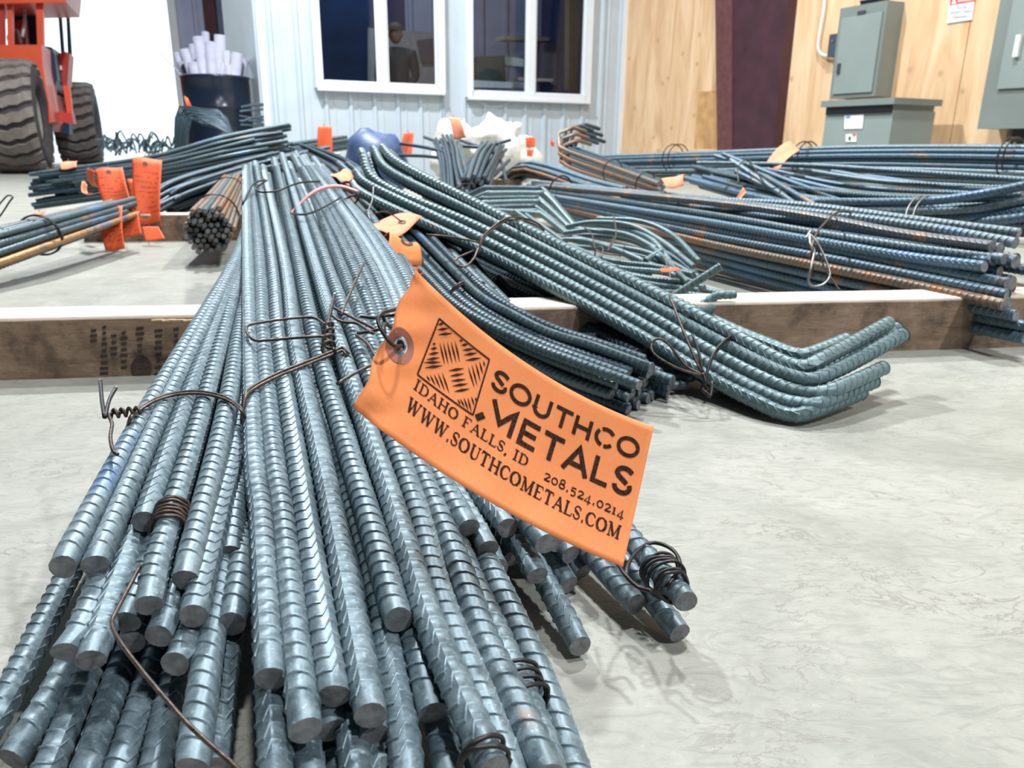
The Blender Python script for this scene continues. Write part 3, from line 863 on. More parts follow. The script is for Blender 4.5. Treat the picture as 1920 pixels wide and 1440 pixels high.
# ------------------------------------------------------------------ bent bundle at right, its bars turned up
bE = root('bent_rebar_bundle', (.35, .95, 0), 'diagonal bundle of thick ribbed bars with ends bent upward, resting on floor', 'rebar bundle')
DE = .0192
E = [
 [(717, 277, 1.62), (753, 310, 1.54), (905, 389, 1.38), (1160, 517, 1.17), (1335, 607, 1.05), (1437, 663, .99), (1480, 683, .965), (1510, 687, .955), (1540, 674, .96), (1600, 642, 1.0), (1667, 605, 1.05)],
 [(700, 280, 1.61), (735, 325, 1.53), (905, 408, 1.37), (1160, 540, 1.155), (1340, 637, 1.035), (1440, 688, .975), (1490, 707, .95), (1520, 712, .94), (1550, 703, .945), (1610, 674, .98), (1693, 627, 1.03)],
 [(677, 283, 1.60), (712, 345, 1.52), (905, 430, 1.355), (1160, 562, 1.14), (1340, 664, 1.02), (1440, 714, .965), (1500, 735, .94), (1535, 737, .93), (1580, 724, .94), (1656, 690, .99)],
 [(667, 323, 1.6), (700, 352, 1.52), (905, 450, 1.34), (1160, 585, 1.125), (1335, 688, 1.01), (1440, 742, .95), (1500, 758, .93), (1540, 755, .925), (1638, 715, .985)],
 [(662, 342, 1.6), (695, 372, 1.5), (905, 470, 1.33), (1160, 607, 1.11), (1335, 710, 1.0), (1420, 754, .945), (1475, 777, .925), (1520, 772, .92), (1618, 735, .975)],
 [(730, 300, 1.66), (770, 322, 1.58), (920, 398, 1.43), (1170, 520, 1.22), (1350, 608, 1.1), (1450, 650, 1.04), (1490, 664, 1.02), (1520, 662, 1.02), (1586, 637, 1.06)],
 [(712, 300, 1.66), (745, 330, 1.58), (915, 420, 1.42), (1165, 548, 1.20), (1345, 645, 1.07), (1450, 690, 1.01), (1500, 705, .99), (1535, 700, .985), (1600, 668, 1.02), (1682, 615, 1.07)],
 [(690, 310, 1.66), (725, 350, 1.58), (910, 444, 1.4), (1165, 578, 1.17), (1340, 683, 1.04), (1430, 722, .99), (1490, 745, .965), (1550, 738, .96), (1640, 703, 1.0)],
]
for j, p in enumerate(E):
    pts = []
    for (x, y, z) in p:
        q = at(x, y, z)
        if q.z < .0100: q = at_h(x, y, .0100)
        pts.append(q)
    rebar('bar', pts, DE, M['steel_green'], bE, detail=1.25, sub=6)

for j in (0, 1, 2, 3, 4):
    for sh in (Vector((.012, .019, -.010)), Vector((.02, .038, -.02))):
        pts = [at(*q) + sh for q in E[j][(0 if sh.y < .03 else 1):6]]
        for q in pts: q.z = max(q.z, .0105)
        rebar('bar', pts, DE, M['steel_dark'], bE, detail=1.2, sub=6)  # deeper rows of the bundle, shade put into their darker colour
bX = root('rebar_bundle', (.1, 1.3, 0), 'dark bars lying in the shade under the diagonal bundle', 'rebar bundle')
bundle(bX, 22, .0165, [at(640, 350, 2.1), at(760, 420, 1.85), at(900, 505, 1.52), at(1060, 580, 1.29), at(1215, 662, 1.13)], M['steel_black'], aspect=1.9, spread=[1.1, 1.15, 1.15, 1.1, 1.1], jit=.05, wob=.2, detail=1.2, minz=.01)  # shade under the diagonal bundle is put into the near-black bar colour
bX2 = root('rebar_bundle', (-.1, 2.2, 0), 'dark bars between the middle fan and the diagonal bundle, far end', 'rebar bundle')
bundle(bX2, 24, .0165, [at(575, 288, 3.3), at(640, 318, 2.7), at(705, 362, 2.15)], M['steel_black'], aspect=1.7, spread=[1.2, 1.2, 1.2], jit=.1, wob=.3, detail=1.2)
bD = root('bent_rebar_bundle', (.2, 1.0, 0), 'dark bundle of thin ribbed bars bending right behind the big tag', 'rebar bundle')
pth = [at(640, 345, 1.95), at(740, 430, 1.62), at(850, 545, 1.27), at(905, 598, 1.165), at(960, 634, 1.11), at(1030, 668, 1.07), at(1110, 700, 1.02), at(1205, 735, .975)]
bundle(bD, 36, .0138, pth, M['steel_black'], aspect=1.35, spread=[1.5, 1.35, 1.15, 1.1, 1.05, 1.05, 1.1, 1.1], jit=.02, wob=.1, detail=1.1, mats=(M['steel_dark'], .45), minz=.0075)
# thinner loose pieces between them
bl = root('rebar_offcuts', (.15, 1.1, 0), 'few thin bent bars lying between the dark bundle and the diagonal one', 'rebar')
for (a, b, c, z0, z1) in (((870, 470), (950, 560), (1010, 590), 1.42, 1.22), ((935, 520), (1000, 585), (1040, 600), 1.36, 1.2), ((905, 520), (980, 590), (1110, 622), 1.34, 1.16),
                          ((960, 600), (1050, 628), (1118, 632), 1.26, 1.14), ((820, 450), (900, 530), (1000, 605), 1.5, 1.2), ((1000, 570), (1050, 600), (1090, 610), 1.34, 1.26)):
    rebar('bar', [at(*a, z0), at(*b, (z0 + z1) / 2), at(*c, z1)], .0125, M['steel_dark'], bl, detail=1.1)
# bars lying on the floor beneath, visible beyond the dark bundle
bu = root('rebar_bundle', (.3, 1.0, 0), 'short dark ribbed bars on the floor just left of the upturned ends', 'rebar')
for i, (a, b) in enumerate((((1150, 690), (1330, 672)), ((1150, 705), (1310, 690)), ((1150, 722), (1300, 707)), ((1150, 738), (1290, 722)))):
    rebar('bar', [at_h(a[0] - 100, a[1] - 10, .012 + .006 * (3 - i)), at_h(*b, .012 + .006 * (3 - i))], .0135, M['steel_dark'], bu, detail=1.1)

# ------------------------------------------------------------------ right hand bundle with rust
bF = root('rebar_bundle', (1.2, 1.9, 0), 'large bundle of blue grey bars with rust streaks, ends at right edge', 'rebar bundle')
pth = [at(985, 362, 3.0), at(1120, 392, 2.55), at(1300, 432, 2.07), at(1600, 492, 1.55), at(1885, 550, 1.23)]
bundle(bF, 34, .0192, [p + Vector((.02, .055, -.004)) for p in pth], M['steel_blue'], aspect=.6, spread=[.62, .78, .9, .96, 1.0], jit=.035, wob=.1, detail=1.3, mats=(M['steel_rusty'], .12))
FF = [
 ([(1000, 342), (1300, 372), (1494, 385), (1720, 414), (1911, 438)], 1.34, 'steel'),
 ([(1000, 345), (1300, 374), (1520, 398), (1720, 424), (1904, 456)], 1.30, 'steel'),
 ([(1000, 348), (1300, 376), (1494, 401), (1687, 438), (1860, 462)], 1.26, 'steel_rusty'),
 ([(1000, 355), (1300, 398), (1526, 437), (1720, 466), (1884, 486)], 1.24, 'steel'),
 ([(1000, 362), (1300, 412), (1526, 452), (1700, 482), (1846, 500)], 1.24, 'steel_blue'),
 ([(1000, 366), (1300, 424), (1558, 468), (1687, 493), (1891, 532)], 1.21, 'steel_blue'),
 ([(1000, 372), (1300, 436), (1526, 479), (1655, 505), (1888, 553)], 1.205, 'steel_blue'),
 ([(1000, 378), (1300, 450), (1526, 497), (1700, 532), (1882, 572)], 1.20, 'steel_brown'),
 ([(1000, 384), (1300, 462), (1526, 515), (1700, 552), (1905, 592)], 1.195, 'steel_blue'),
 ([(1000, 390), (1300, 474), (1526, 533), (1700, 570), (1930, 614)], 1.19, 'steel_dark'),
 ([(1020, 397), (1300, 486), (1560, 558), (1750, 598), (1925, 636)], 1.19, 'steel_blue')]
for p, zr, mt_ in FF:
    x0, x1 = p[0][0], p[-1][0]
    rebar('bar', [at(x, y, 1 / ((1 / 2.85) * (1 - (x - x0) / (x1 - x0)) + (1 / zr) * (x - x0) / (x1 - x0))) for x, y in p], .0192, M[mt_], bF, detail=1.4, sub=6)
b = MB()
M['mark'] = simple('orange_mill_mark', (.62, .30, .08), .6)
for i in range(19):
    if i in (13, 14): continue
    x = 1722 + i * 7.4; y = 520 + i * 1.56 * 1.0 - 1
    z = 1 / ((1 / 2.85) * (1 - (x - 1000) / 888) + (1 / 1.205) * (x - 1000) / 888) - .0095
    b.quad(at(x, y - 4, z), at(x + 5, y - 3, z), at(x + 4.5, y + 3, z), at(x + .5, y + 3, z))
b.obj('mill_mark', M['mark'], bF)

bG = root('rebar_bundle', (2.2, 2.8, 0), 'long level bundle of bars in front of the grey electrical boxes', 'rebar bundle')
pth = [at(1120, 305, 4.4), at(1330, 300, 3.75), at(1600, 293, 3.1), at(1920, 296, 2.6), at(2150, 306, 2.3)]
bundle(bG, 52, .0185, [p - Z * .03 for p in pth], M['steel_blue'], aspect=.9, spread=[1, 1, .98, 1, 1], jit=.05, wob=.12, detail=1.3, mats=(M['steel'], .5))

bH = root('rebar_bundle', (1.6, 2.2, 0), 'loosely crossing bars with a long pale one between the two right bundles', 'rebar bundle')
H = [
 [(1308, 306, 2.6), (1500, 310, 2.4), (1700, 322, 2.15), (1960, 340, 1.85)],
 [(1340, 292, 2.65), (1410, 318, 2.5), (1540, 392, 2.1)],
 [(1356, 289, 2.6), (1450, 328, 2.4), (1615, 392, 2.05)],
 [(1370, 300, 2.55), (1430, 340, 2.4), (1500, 388, 2.2)],
 [(1400, 312, 2.6), (1520, 345, 2.35), (1700, 385, 2.0)],
 [(1440, 318, 2.6), (1600, 350, 2.3), (1860, 366, 1.95)],
 [(1500, 318, 2.55), (1650, 340, 2.25), (1850, 352, 2.0)],
 [(1560, 322, 2.45), (1700, 345, 2.2), (1940, 360, 1.85)],
 [(1380, 322, 2.5), (1480, 372, 2.3), (1560, 402, 2.1)],
 [(1450, 345, 2.4), (1560, 376, 2.2), (1760, 398, 1.9)],
 [(1620, 330, 2.4), (1780, 350, 2.1), (1960, 352, 1.85)],
 [(1530, 378, 1.98), (1650, 379, 1.88), (1750, 376, 1.8), (1840, 364, 1.7), (1960, 340, 1.6)],
 [(1540, 393, 1.98), (1650, 396, 1.88), (1750, 396, 1.8), (1850, 388, 1.7), (1960, 368, 1.6)],
 [(1600, 404, 1.95), (1700, 410, 1.85), (1800, 408, 1.76), (1960, 388, 1.6)],
 [(1700, 412, 1.9), (1800, 418, 1.78), (1880, 412, 1.66), (1960, 402, 1.6)],
 [(1640, 366, 2.1), (1780, 372, 1.95), (1960, 376, 1.75)],
 [(1480, 362, 2.3), (1640, 400, 2.0), (1760, 410, 1.86)],
]
bundle(bH, 34, .017, [at(1330, 335, 2.9), at(1500, 378, 2.35), at(1700, 398, 2.0), at(1980, 405, 1.72)], M['steel_dark'], aspect=2.6, spread=[1.1, 1.2, 1.3, 1.3], jit=.12, wob=.4, mats=(M['steel_blue'], .5), detail=1.3)
for i, p in enumerate(H):
    D = .0205 if 11 <= i <= 14 else .0172
    rebar('bar', [at(*q) for q in p], D, M['steel_blue'] if i % 3 else M['steel'], bH, detail=1.3, sub=6)

# ------------------------------------------------------------------ low heap of bent stirrup bars behind the diagonal bundle
bI = root('rebar_heap', (.6, 1.6, 0), 'tangled heap of small bent bars between the diagonal and the rusty bundles', 'rebar')
I = [
 [(1062, 425, 2.0), (1110, 417, 1.95), (1180, 422, 1.85), (1240, 452, 1.72), (1300, 500, 1.55)],
 [(1058, 437, 1.95), (1110, 432, 1.9), (1175, 440, 1.8), (1230, 466, 1.68)],
 [(1056, 449, 1.9), (1100, 452, 1.85), (1160, 470, 1.72), (1230, 500, 1.6)],
 [(1075, 445, 1.9), (1140, 460, 1.78), (1220, 476, 1.66), (1310, 520, 1.5)],
 [(1070, 462, 1.85), (1140, 488, 1.68), (1230, 500, 1.58), (1300, 515, 1.5)],
 [(1090, 470, 1.8), (1150, 500, 1.64), (1250, 512, 1.54), (1320, 540, 1.45)],
 [(1130, 500, 1.65), (1200, 520, 1.55), (1290, 530, 1.48)],
 [(1150, 520, 1.58), (1230, 535, 1.5), (1310, 545, 1.44)],
 [(1180, 430, 1.86), (1225, 452, 1.74), (1262, 500, 1.6)],
 [(1170, 545, 1.5), (1250, 548, 1.47), (1340, 558, 1.41)],
 [(1210, 545, 1.5), (1290, 540, 1.48), (1360, 552, 1.42)],
 [(1210, 488, 1.62), (1240, 470, 1.66)],
 [(1095, 430, 1.92), (1200, 450, 1.76), (1290, 530, 1.46)],
 [(1060, 480, 1.8), (1150, 530, 1.56), (1240, 560, 1.44)],
 [(1120, 410, 1.98), (1200, 415, 1.9), (1260, 440, 1.8), (1310, 490, 1.6)],
]
for p in I:
    pts = []
    for q in p:
        v = at(*q)
        if v.z < .007: v = at_h(q[0], q[1], .007)
        pts.append(v)
    rebar('bar', pts, .0125, M['steel_green'], bI, detail=1.2, sub=6)
for pts, lb in (([at(1255, 560, 1.40), at(1300, 532, 1.38), at(1352, 499, 1.36)], 'short straight bar end poking up behind the diagonal bundle'),
                ([at_h(1262, 600, .02), at(1300, 583, 1.22), at(1340, 556, 1.2), at(1378, 552, 1.2)], 'short bent bar end lying on the timber behind the diagonal bundle')):
    o = rebar('bar', pts, .0145, M['steel_green'], None, detail=1.2, sub=6); tagobj(o, lb, 'rebar')
o = rebar('bar', [at_h(1285, 590, .095), at_h(1335, 578, .095)], .0145, M['steel_dark'], None); tagobj(o, 'stub of dark bar on the timber under the bent bar end', 'rebar')

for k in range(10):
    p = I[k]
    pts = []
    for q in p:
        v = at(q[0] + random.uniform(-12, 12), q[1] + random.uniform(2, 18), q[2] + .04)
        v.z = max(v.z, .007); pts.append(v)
    rebar('bar', pts, .0125, M['steel_dark'], bI, detail=1.2, sub=6)  # lower copies in darker steel, painting the shade inside the heap
# hooks
bJ = root('hooked_rebar_bundle', (.7, 3.2, 0), 'brown bundle of bars with hooked ends standing before the plywood', 'rebar bundle')
for i in range(9):
    ox = (i % 3) * 13 + (i // 3) * 5; oy = (i // 3) * 15 - (i % 3) * 3; zz = 3.7 + .08 * (i % 3)
    pp = [(1098 + ox, 247 + oy * .8, zz + .1), (1080 + ox, 240 + oy * .8, zz + .05), (1062 + ox * .9, 239 + oy * .8, zz), (1048 + ox * .8, 249 + oy * .8, zz), (1044 + ox * .7, 264 + oy * .9, zz), (1054 + ox * .5, 279 + oy, zz - .05), (1120 + ox * .4, 303 + oy, zz - .3), (1235 + ox * .3, 345 + oy * .7, zz - .8)]
    rebar('bar', [at(*q) for q in pp], 0.021, M['steel_brown'] if i % 3 == 0 else M['steel_black'], bJ, detail=1.0, sub=6)
for t in (.45, .9):
    c = at(1095, 300, 3.5).lerp(at(1225, 352, 3.0), t)
    ring(bJ, c, at(1225, 352, 3.0) - at(1095, 300, 3.5), .045, .05, .0025, M['wire_black'])

# trapezoid bars
bK = root('bent_rebar_bundle', (.1, 2.3, 0), 'nested bars bent like shallow trays behind the diagonal bundle', 'rebar bundle')
for i, (oy, ox) in enumerate(((0, 0), (10, 4), (20, -6), (28, -2), (38, -12), (48, -8))):
    z = 2.5 - .05 * i
    rebar('bar', [at(862 + ox, 375 + oy, z + .05), at(905 + ox, 354 + oy, z), at(925 + ox, 352 + oy, z), at(1000 + ox, 353 + oy * .9, z), at(1022 + ox, 358 + oy * .9, z), at(1080 + ox * .5, 425 + oy * .5, z - .2)], .0165, M['steel_green'] if i % 2 else M['steel_dark'], bK, sub=8)
for p in ([(965, 395, 2.2), (1040, 450, 1.95)], [(985, 402, 2.2), (1060, 455, 1.95)], [(1005, 430, 2.1), (1085, 490, 1.8)], [(900, 392, 2.2), (1010, 400, 2.2)]):
    rebar('bar', [at(*q) for q in p], .014, M['steel_green'], bK)

bL = root('rebar_bundle', (-.3, 3.2, 0), 'short dark bunch of bars splayed below a pale orange tag', 'rebar bundle')
bundle(bL, 26, .0165, [at(838, 268, 3.7), at(846, 290, 3.4), at(852, 320, 3.05), at(858, 362, 2.7)], M['steel_black'], aspect=1.7, spread=[1.25, 1.1, 1.0, 1.15], jit=.05, wob=.5, mats=(M['steel_dark'], .3))
bL2 = root('rebar_bundle', (-.1, 3.3, 0), 'dark bunch of bars leaning right beneath the white bag', 'rebar bundle')
bundle(bL2, 30, .0165, [at(922, 282, 3.7), at(908, 305, 3.3), at(888, 352, 2.7)], M['steel_black'], aspect=1.6, spread=[1.35, 1.25, 1.1], jit=.05, wob=.5, mats=(M['steel_dark'], .3))
for p in ([(742, 268, 3.7), (800, 277, 3.5), (850, 290, 3.3)], [(735, 291, 3.5), (800, 293, 3.4), (860, 302, 3.2)], [(795, 257, 3.9), (830, 268, 3.7), (900, 276, 3.6), (958, 262, 3.6)], [(860, 262, 3.8), (930, 290, 3.5), (950, 340, 3.1)], [(955, 300, 3.4), (925, 330, 3.1), (905, 352, 2.8)]):
    rebar('bar', [at(*q) for q in p], .0165, M['steel_black'], bL2)
bL3 = root('rebar_bundle', (.2, 2.9, 0), 'bent brown and blue bars running down right behind the trays', 'rebar bundle')
bundle(bL3, 22, .0165, [at(945, 345, 3.3), at(985, 318, 3.2), at(1030, 325, 3.05), at(1110, 352, 2.75), at(1180, 372, 2.5)], M['steel_brown'], aspect=2.0, spread=[1, 1, 1, 1, 1], jit=.05, mats=(M['steel_blue'], .5))

# ------------------------------------------------------------------ left side bundles
bM = root('rebar_bundle', (-1.0, 3.4, 0), 'long dark bundle at left behind the hanging orange tags', 'rebar bundle')
pth = [at(105, 352, 3.0), at(300, 325, 3.1), at(420, 300, 3.2), at(512, 284, 3.3)]
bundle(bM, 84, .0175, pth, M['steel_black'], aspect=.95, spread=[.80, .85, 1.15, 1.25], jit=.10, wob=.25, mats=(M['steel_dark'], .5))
bM2 = root('rebar_bundle', (-.6, 4.4, 0), 'dark bundle end beside an upright orange tag, against the white siding', 'rebar bundle')
bundle(bM2, 26, .0175, [at(500, 292, 3.9), at(560, 280, 4.1), at(640, 268, 4.4)], M['steel_dark'], aspect=1.2, spread=[1.1, 1.0, 1.0], jit=.08, mats=(M['steel_blue'], .4))
bM3 = root('rebar_bundle', (-1.0, 3.0, 0), 'dark bars in shadow between left bundles and round bundle', 'rebar bundle')
bundle(bM3, 34, .016, [at(265, 400, 2.6), at(340, 365, 2.75), at(450, 330, 2.95), at(560, 305, 3.1)], M['steel_black'], aspect=1.3, spread=[1.0, 1.2, 1.2, 1.2], jit=.15, wob=.3)  # near-black colour paints the shadow between these bundles
bN = root('rebar_bundle', (-1.1, 1.9, 0), 'short rust streaked bundle tied with wire at the left edge', 'rebar bundle')
pth = [at(-90, 492, 1.62), at(75, 441, 1.86), at(235, 392, 2.3)]
bundle(bN, 20, .0172, pth, M['steel_dark'], aspect=1.3, spread=[1.15, 1.0, .85], jit=.06, mats=(M['steel_rusty'], .38), minz=.009)
ring(bN, at(75, 441, 1.86), at(200, 398, 2.15) - at(75, 441, 1.86), .052, .048, .0022, M['wire_black'], turns=2, tilt=.012)
wire('tie_wire', [at(-20, 425, 1.75), at(0, 405, 1.75), at(18, 378, 1.75), at(24, 370, 1.75), at(14, 367, 1.76), at(-2, 384, 1.78)], .0018, M['wire_black'], bN)
bO = root('rebar_bundle', (-.75, 2.3, 0), 'round brownish bundle seen end on in front of the pale timber', 'rebar bundle')
pO = [at(391, 432, 2.02), at(418, 385, 2.45), at(440, 345, 2.95)]
bundle(bO, 61, .0142, pO, M['steel_brown'], aspect=1.05, spread=[1.08, .9, .8], jit=.03, mats=(M['steel_dark'], .2))
ring(bO, pO[0].lerp(pO[1], .5), pO[1] - pO[0], .062, .064, .0022, M['wire_black'], turns=2, tilt=.01)
ring(bO, pO[1].lerp(pO[2], .5), pO[2] - pO[1], .056, .056, .0022, M['wire_black'])

#%%WIRES
r_ = .00125
# left tie
def zw(px, py, dz=.0): return at(px, py, ((L(px, py, 0) - CAM).dot(fwd)) - .024 - dz)
for o_ in (0, 4.2):
    wire('tie_wire', [L(235, 820 + o_, 1.5), zw(243, 785 + o_, .0), zw(258, 768 + o_), zw(290, 748 + o_), zw(330, 736 + o_), zw(375, 734 + o_), zw(415, 742 + o_), zw(440, 755 + o_, .0), zw(457, 770 + o_ + 3, .0), L(462, 800, 1.6)], r_, M['wire'], bA)
hel = []
p0, p1 = zw(262, 770, .006), zw(206, 776, .012)
for i in range(29):
    t = i / 28; a = t * 4 * 2 * math.pi
    ax_ = (p1 - p0).normalized(); u = ax_.orthogonal().normalized(); v = ax_.cross(u)
    hel.append(p0.lerp(p1, t) + u * (.0031 * math.cos(a)) + v * (.0031 * math.sin(a)))
wire('wire_twist', hel, r_, M['wire'], bA)
wire('tie_wire', [p0.lerp(p1, .4), p1, zw(210, 795, .014), zw(207, 820, .014), zw(212, 845, .014), zw(221, 852, .012)], r_ * 1.1, M['wire'], bA)
for (q, tip) in (([(196, 782), (191, 750), (188, 714)], (188, 708)), ([(197, 782), (205, 750), (217, 728)], (219, 724))):
    wire('wire_end', [zw(x, y, .014) for x, y in q], r_ * 1.25, M['wire_black'], bA)
    a = zw(*q[-1], .014); b = a + (a - zw(*q[-2], .014)).normalized() * .0012
    wire('wire_tip', [a, b], r_ * 1.15, M['wire_tip'], bA)
# coil on one bar
cdir = (L(305, 1020) - L(279, 1135)).normalized(); cc = L(319, 975)
cdir = (L(335, 905) - L(305, 1020)).normalized()
for k in range(6):
    side = cdir.cross(Z).normalized(); upv = side.cross(cdir)
    c0 = L(320, 975, 0) + cdir * (.0042 * (k - 2.5))
    pts = [c0 + side * (.0107 * math.cos(a)) + upv * (.0107 * math.sin(a)) + cdir * random.uniform(-.0009, .0009) for a in [2 * math.pi * i / 14 for i in range(15)]]
    wire('wire_coil', pts, .0012, M['wire'], bA)
# long loose wire in front
wl = wire('loose_wire', [L(262, 1062, -.2), L(245, 1095, -.3), L(219, 1145, -.5), L(210, 1168, -.6), L(222, 1198, -.9), L(260, 1250, -1.1), L(310, 1310, -1.3), L(360, 1365, -1.4), L(450, 1445, -1.5)], .00115, M['wire'], None)
tagobj(wl, 'long kinked tie wire lying across the ends of the left front bundle', 'wire')

# middle tie with its flat loop and twist
for o_ in (0, 6):
    wire('tie_wire', [L(452, 800 + o_, .6), zw(458, 745 + o_), zw(475, 724 + o_), zw(520, 700 + o_), zw(570, 680 + o_), zw(620, 660 + o_), zw(642, 652 + o_, .004), zw(650, 660 + o_, .0), L(680, 690, 1.2)], r_ * 1.15, M['wire'], bB)
wire('tie_wire', [zw(612, 630, .018), zw(560, 633, .016), zw(500, 638, .014), zw(478, 638, .014), zw(464, 626, .014), zw(463, 613, .014), zw(475, 607, .014), zw(520, 600, .014), zw(570, 595, .016), zw(592, 597, .016), zw(612, 610, .018)], r_ * 1.2, M['wire'], bB)
hel = []
p0, p1 = zw(616, 662, .008), zw(617, 604, .022)
for i in range(36):
    t = i / 35; a = t * 4.5 * 2 * math.pi
    ax_ = (p1 - p0).normalized(); u = ax_.orthogonal().normalized(); v = ax_.cross(u)
    hel.append(p0.lerp(p1, t) + u * (.0052 * (1.2 - .5 * t) * math.cos(a)) + v * (.0052 * (1.2 - .5 * t) * math.sin(a)))
wire('wire_twist', hel, r_ * 1.25, M['wire'], bB)
wire('wire_end', [zw(612, 620, .022), zw(620, 585, .026), zw(627, 553, .03)], r_ * 1.5, M['wire_black'], bB)
wire('wire_end', [zw(640, 590, .02), zw(652, 560, .03), zw(682, 494, .045)], r_ * 1.25, M['wire'], bB)
wire('wire_tip', [zw(627, 553, .03), zw(627.4, 551, .0305)], r_ * 1.4, M['wire_tip'], bB)
wire('tie_wire', [zw(622, 575, .02), zw(650, 590, .022), zw(680, 605, .026), zw(705, 618, .03)], r_ * 1.3, M['wire'], bB)
wire('tie_wire', [zw(620, 590, .018), zw(640, 603, .02), zw(668, 606, .022), zw(690, 620, .026), zw(700, 625, .03)], r_ * 1.3, M['wire'], bB)
wire('tie_wire', [zw(670, 625, .02), zw(690, 622, .026), zw(712, 618, .034), zw(722, 622, .038)], r_ * 1.3, M['wire'], bB)
wire('tie_wire', [zw(668, 628, .016), zw(690, 645, .02), zw(705, 670, .024)], r_ * 1.2, M['wire'], bB)
wire('wire_end', [zw(705, 680, .03), zw(665, 700, .022), zw(632, 720, .016)], r_ * 1.2, M['wire'], bB)
# coils on the right hand end bar and under the front ends
def coil(rt, c0, d, R, n, gap, r=.0012, mt='wire_black', jit=.0015):
    d = Vector(d).normalized(); side = d.cross(Z).normalized(); upv = side.cross(d)
    for k in range(n):
        ph = random.uniform(-.25, .25); tl = random.uniform(-.003, .003)
        pts = [c0 + d * (gap * (k - n / 2)) + (side * math.cos(a) + upv * math.sin(a)) * (R + random.uniform(0, jit)) + d * tl * math.cos(a + ph) for a in [2 * math.pi * i / 12 for i in range(13)]]
        wire('wire_coil', pts, r, M[mt], rt)
pe = at(1287, 1128, .0159 * F / 48); pu = at(1187, 1015, .58)
de = (pu - pe).normalized()
coil(bC, pe + de * .042, de, .0125, 4, .0045); coil(bC, pe + de * .026, de, .0100, 2, .004)
wire('tie_wire', [at(1250, 1100, .5), at(1275, 1062, .51), at(1260, 1030, .53), at(1220, 1018, .54), at(1185, 1045, .52), at(1175, 1080, .50), at(1200, 1100, .5), at(1222, 1108, .49)], .0014, M['wire_black'], bC)
wire('tie_wire', [at(1150, 1040, .53), at(1170, 1075, .50), at(1195, 1100, .49), at(1220, 1108, .48)], .0014, M['wire_black'], bC)
dd2 = (L(933, 1193, 2) - L(1005, 1360, 2)).normalized()
coil(bB, L(975, 1285, 1.9), dd2, .0115, 4, .006)
coil(bB, L(902, 1418, 0), (L(873, 1327) - L(925, 1445)).normalized(), .0102, 2, .004)
# ties of the diagonal bundle
ce = at(1345, 672, 1.03); de_ = at(1335, 660, 1.03) - at(1160, 560, 1.15)
for o_ in (0, 5):
    wire('tie_wire', [at(1322, 728 + o_, .97), at(1325, 700 + o_, .975), at(1335, 668 + o_, .985), at(1355, 642 + o_, 1.0), at(1380, 626 + o_, 1.03), at(1400, 628 + o_, 1.06), at(1410, 640 + o_, 1.08)], .0017, M['wire_black'], bE)
wire('tie_wire', [at(1318, 705, .96), at(1270, 690, .96), at(1228, 665, .97), at(1222, 645, .98), at(1236, 635, .98), at(1256, 648, .98), at(1285, 685, .97), at(1315, 702, .96)], .0017, M['wire'], bE)
wire('wire_end', [at(1316, 700, .965), at(1285, 630, 1.0), at(1255, 553, 1.06)], .0018, M['wire'], bE)
wire('wire_end', [at(1318, 700, .965), at(1310, 660, .98), at(1298, 627, 1.0)], .0019, M['wire_black'], bE)
wire('wire_twist', [at(1318, 700, .96), at(1322, 715, .955), at(1316, 728, .955), at(1326, 738, .95), at(1332, 742, .95), at(1336, 715, .96)], .0022, M['wire_black'], bE)
for o_ in (0, 5):
    wire('tie_wire', [at(897, 470 + o_, 1.26), at(905, 445 + o_, 1.27), at(925, 425 + o_, 1.28), at(952, 408 + o_, 1.3), at(985, 410 + o_, 1.33), at(1010, 420 + o_, 1.38), at(1020, 432 + o_, 1.42)], .0019, M['wire'], bE)
wire('tie_wire', [at(900, 455, 1.26), at(850, 445, 1.26), at(800, 440, 1.28)], .0017, M['wire'], bE)
wire('tie_wire', [at(898, 462, 1.25), at(888, 485, 1.22), at(872, 500, 1.2), at(855, 495, 1.2), at(858, 484, 1.21), at(888, 470, 1.24)], .0018, M['wire'], bE)
wire('tie_wire', [at(700, 350, 1.4), at(698, 375, 1.38), at(690, 400, 1.36), at(700, 420, 1.34)], .0014, M['wire_grey'], bE)
for o_ in (0, 4):
    wire('tie_wire', [at(842, 562 + o_, 1.17), at(850, 540 + o_, 1.17), at(875, 527 + o_, 1.18), at(905, 530 + o_, 1.21), at(930, 545 + o_, 1.24)], .0017, M['wire_black'], bD)
# ties on the right bundles
wire('tie_wire', [at(1524, 520, 1.42), at(1522, 470, 1.42), at(1530, 440, 1.45), at(1545, 420, 1.5), at(1570, 398, 1.56), at(1600, 398, 1.6)], .0024, M['wire'], bF)
wire('tie_wire', [at(1518, 440, 1.42), at(1520, 460, 1.40), at(1527, 470, 1.4), at(1521, 500, 1.38), at(1516, 525, 1.38), at(1525, 537, 1.38), at(1545, 532, 1.38), at(1556, 515, 1.39), at(1545, 480, 1.4), at(1530, 452, 1.41), at(1518, 440, 1.42), at(1510, 447, 1.42), at(1522, 430, 1.44)], .0021, M['wire_grey'], bF)
wire('wire_end', [at(1530, 455, 1.41), at(1545, 500, 1.4), at(1580, 552, 1.36)], .0015, M['wire'], bF)
c0 = at(1052, 376, 2.7)
ring(bF, c0, at(1120, 392, 2.55) - at(985, 362, 3.0), .055, .085, .003, M['wire_black'])
for px_, zz_ in ((1262, 3.9), (1505, 3.25), (1890, 2.62)):
    for o_ in (0, 10):
        a = at(px_ + o_, 297, zz_)
        ring(bG, a, at(1920, 296, 2.6) - at(1600, 293, 3.1), .075, .068, .0028, M['wire_black'])
for o_ in (0, 14):
    wire('tie_wire', [at(1697 + o_, 408, 1.74), at(1705 + o_, 385, 1.76), at(1722 + o_, 368, 1.8), at(1742 + o_, 372, 1.9)], .0018, M['wire_grey'], bH)
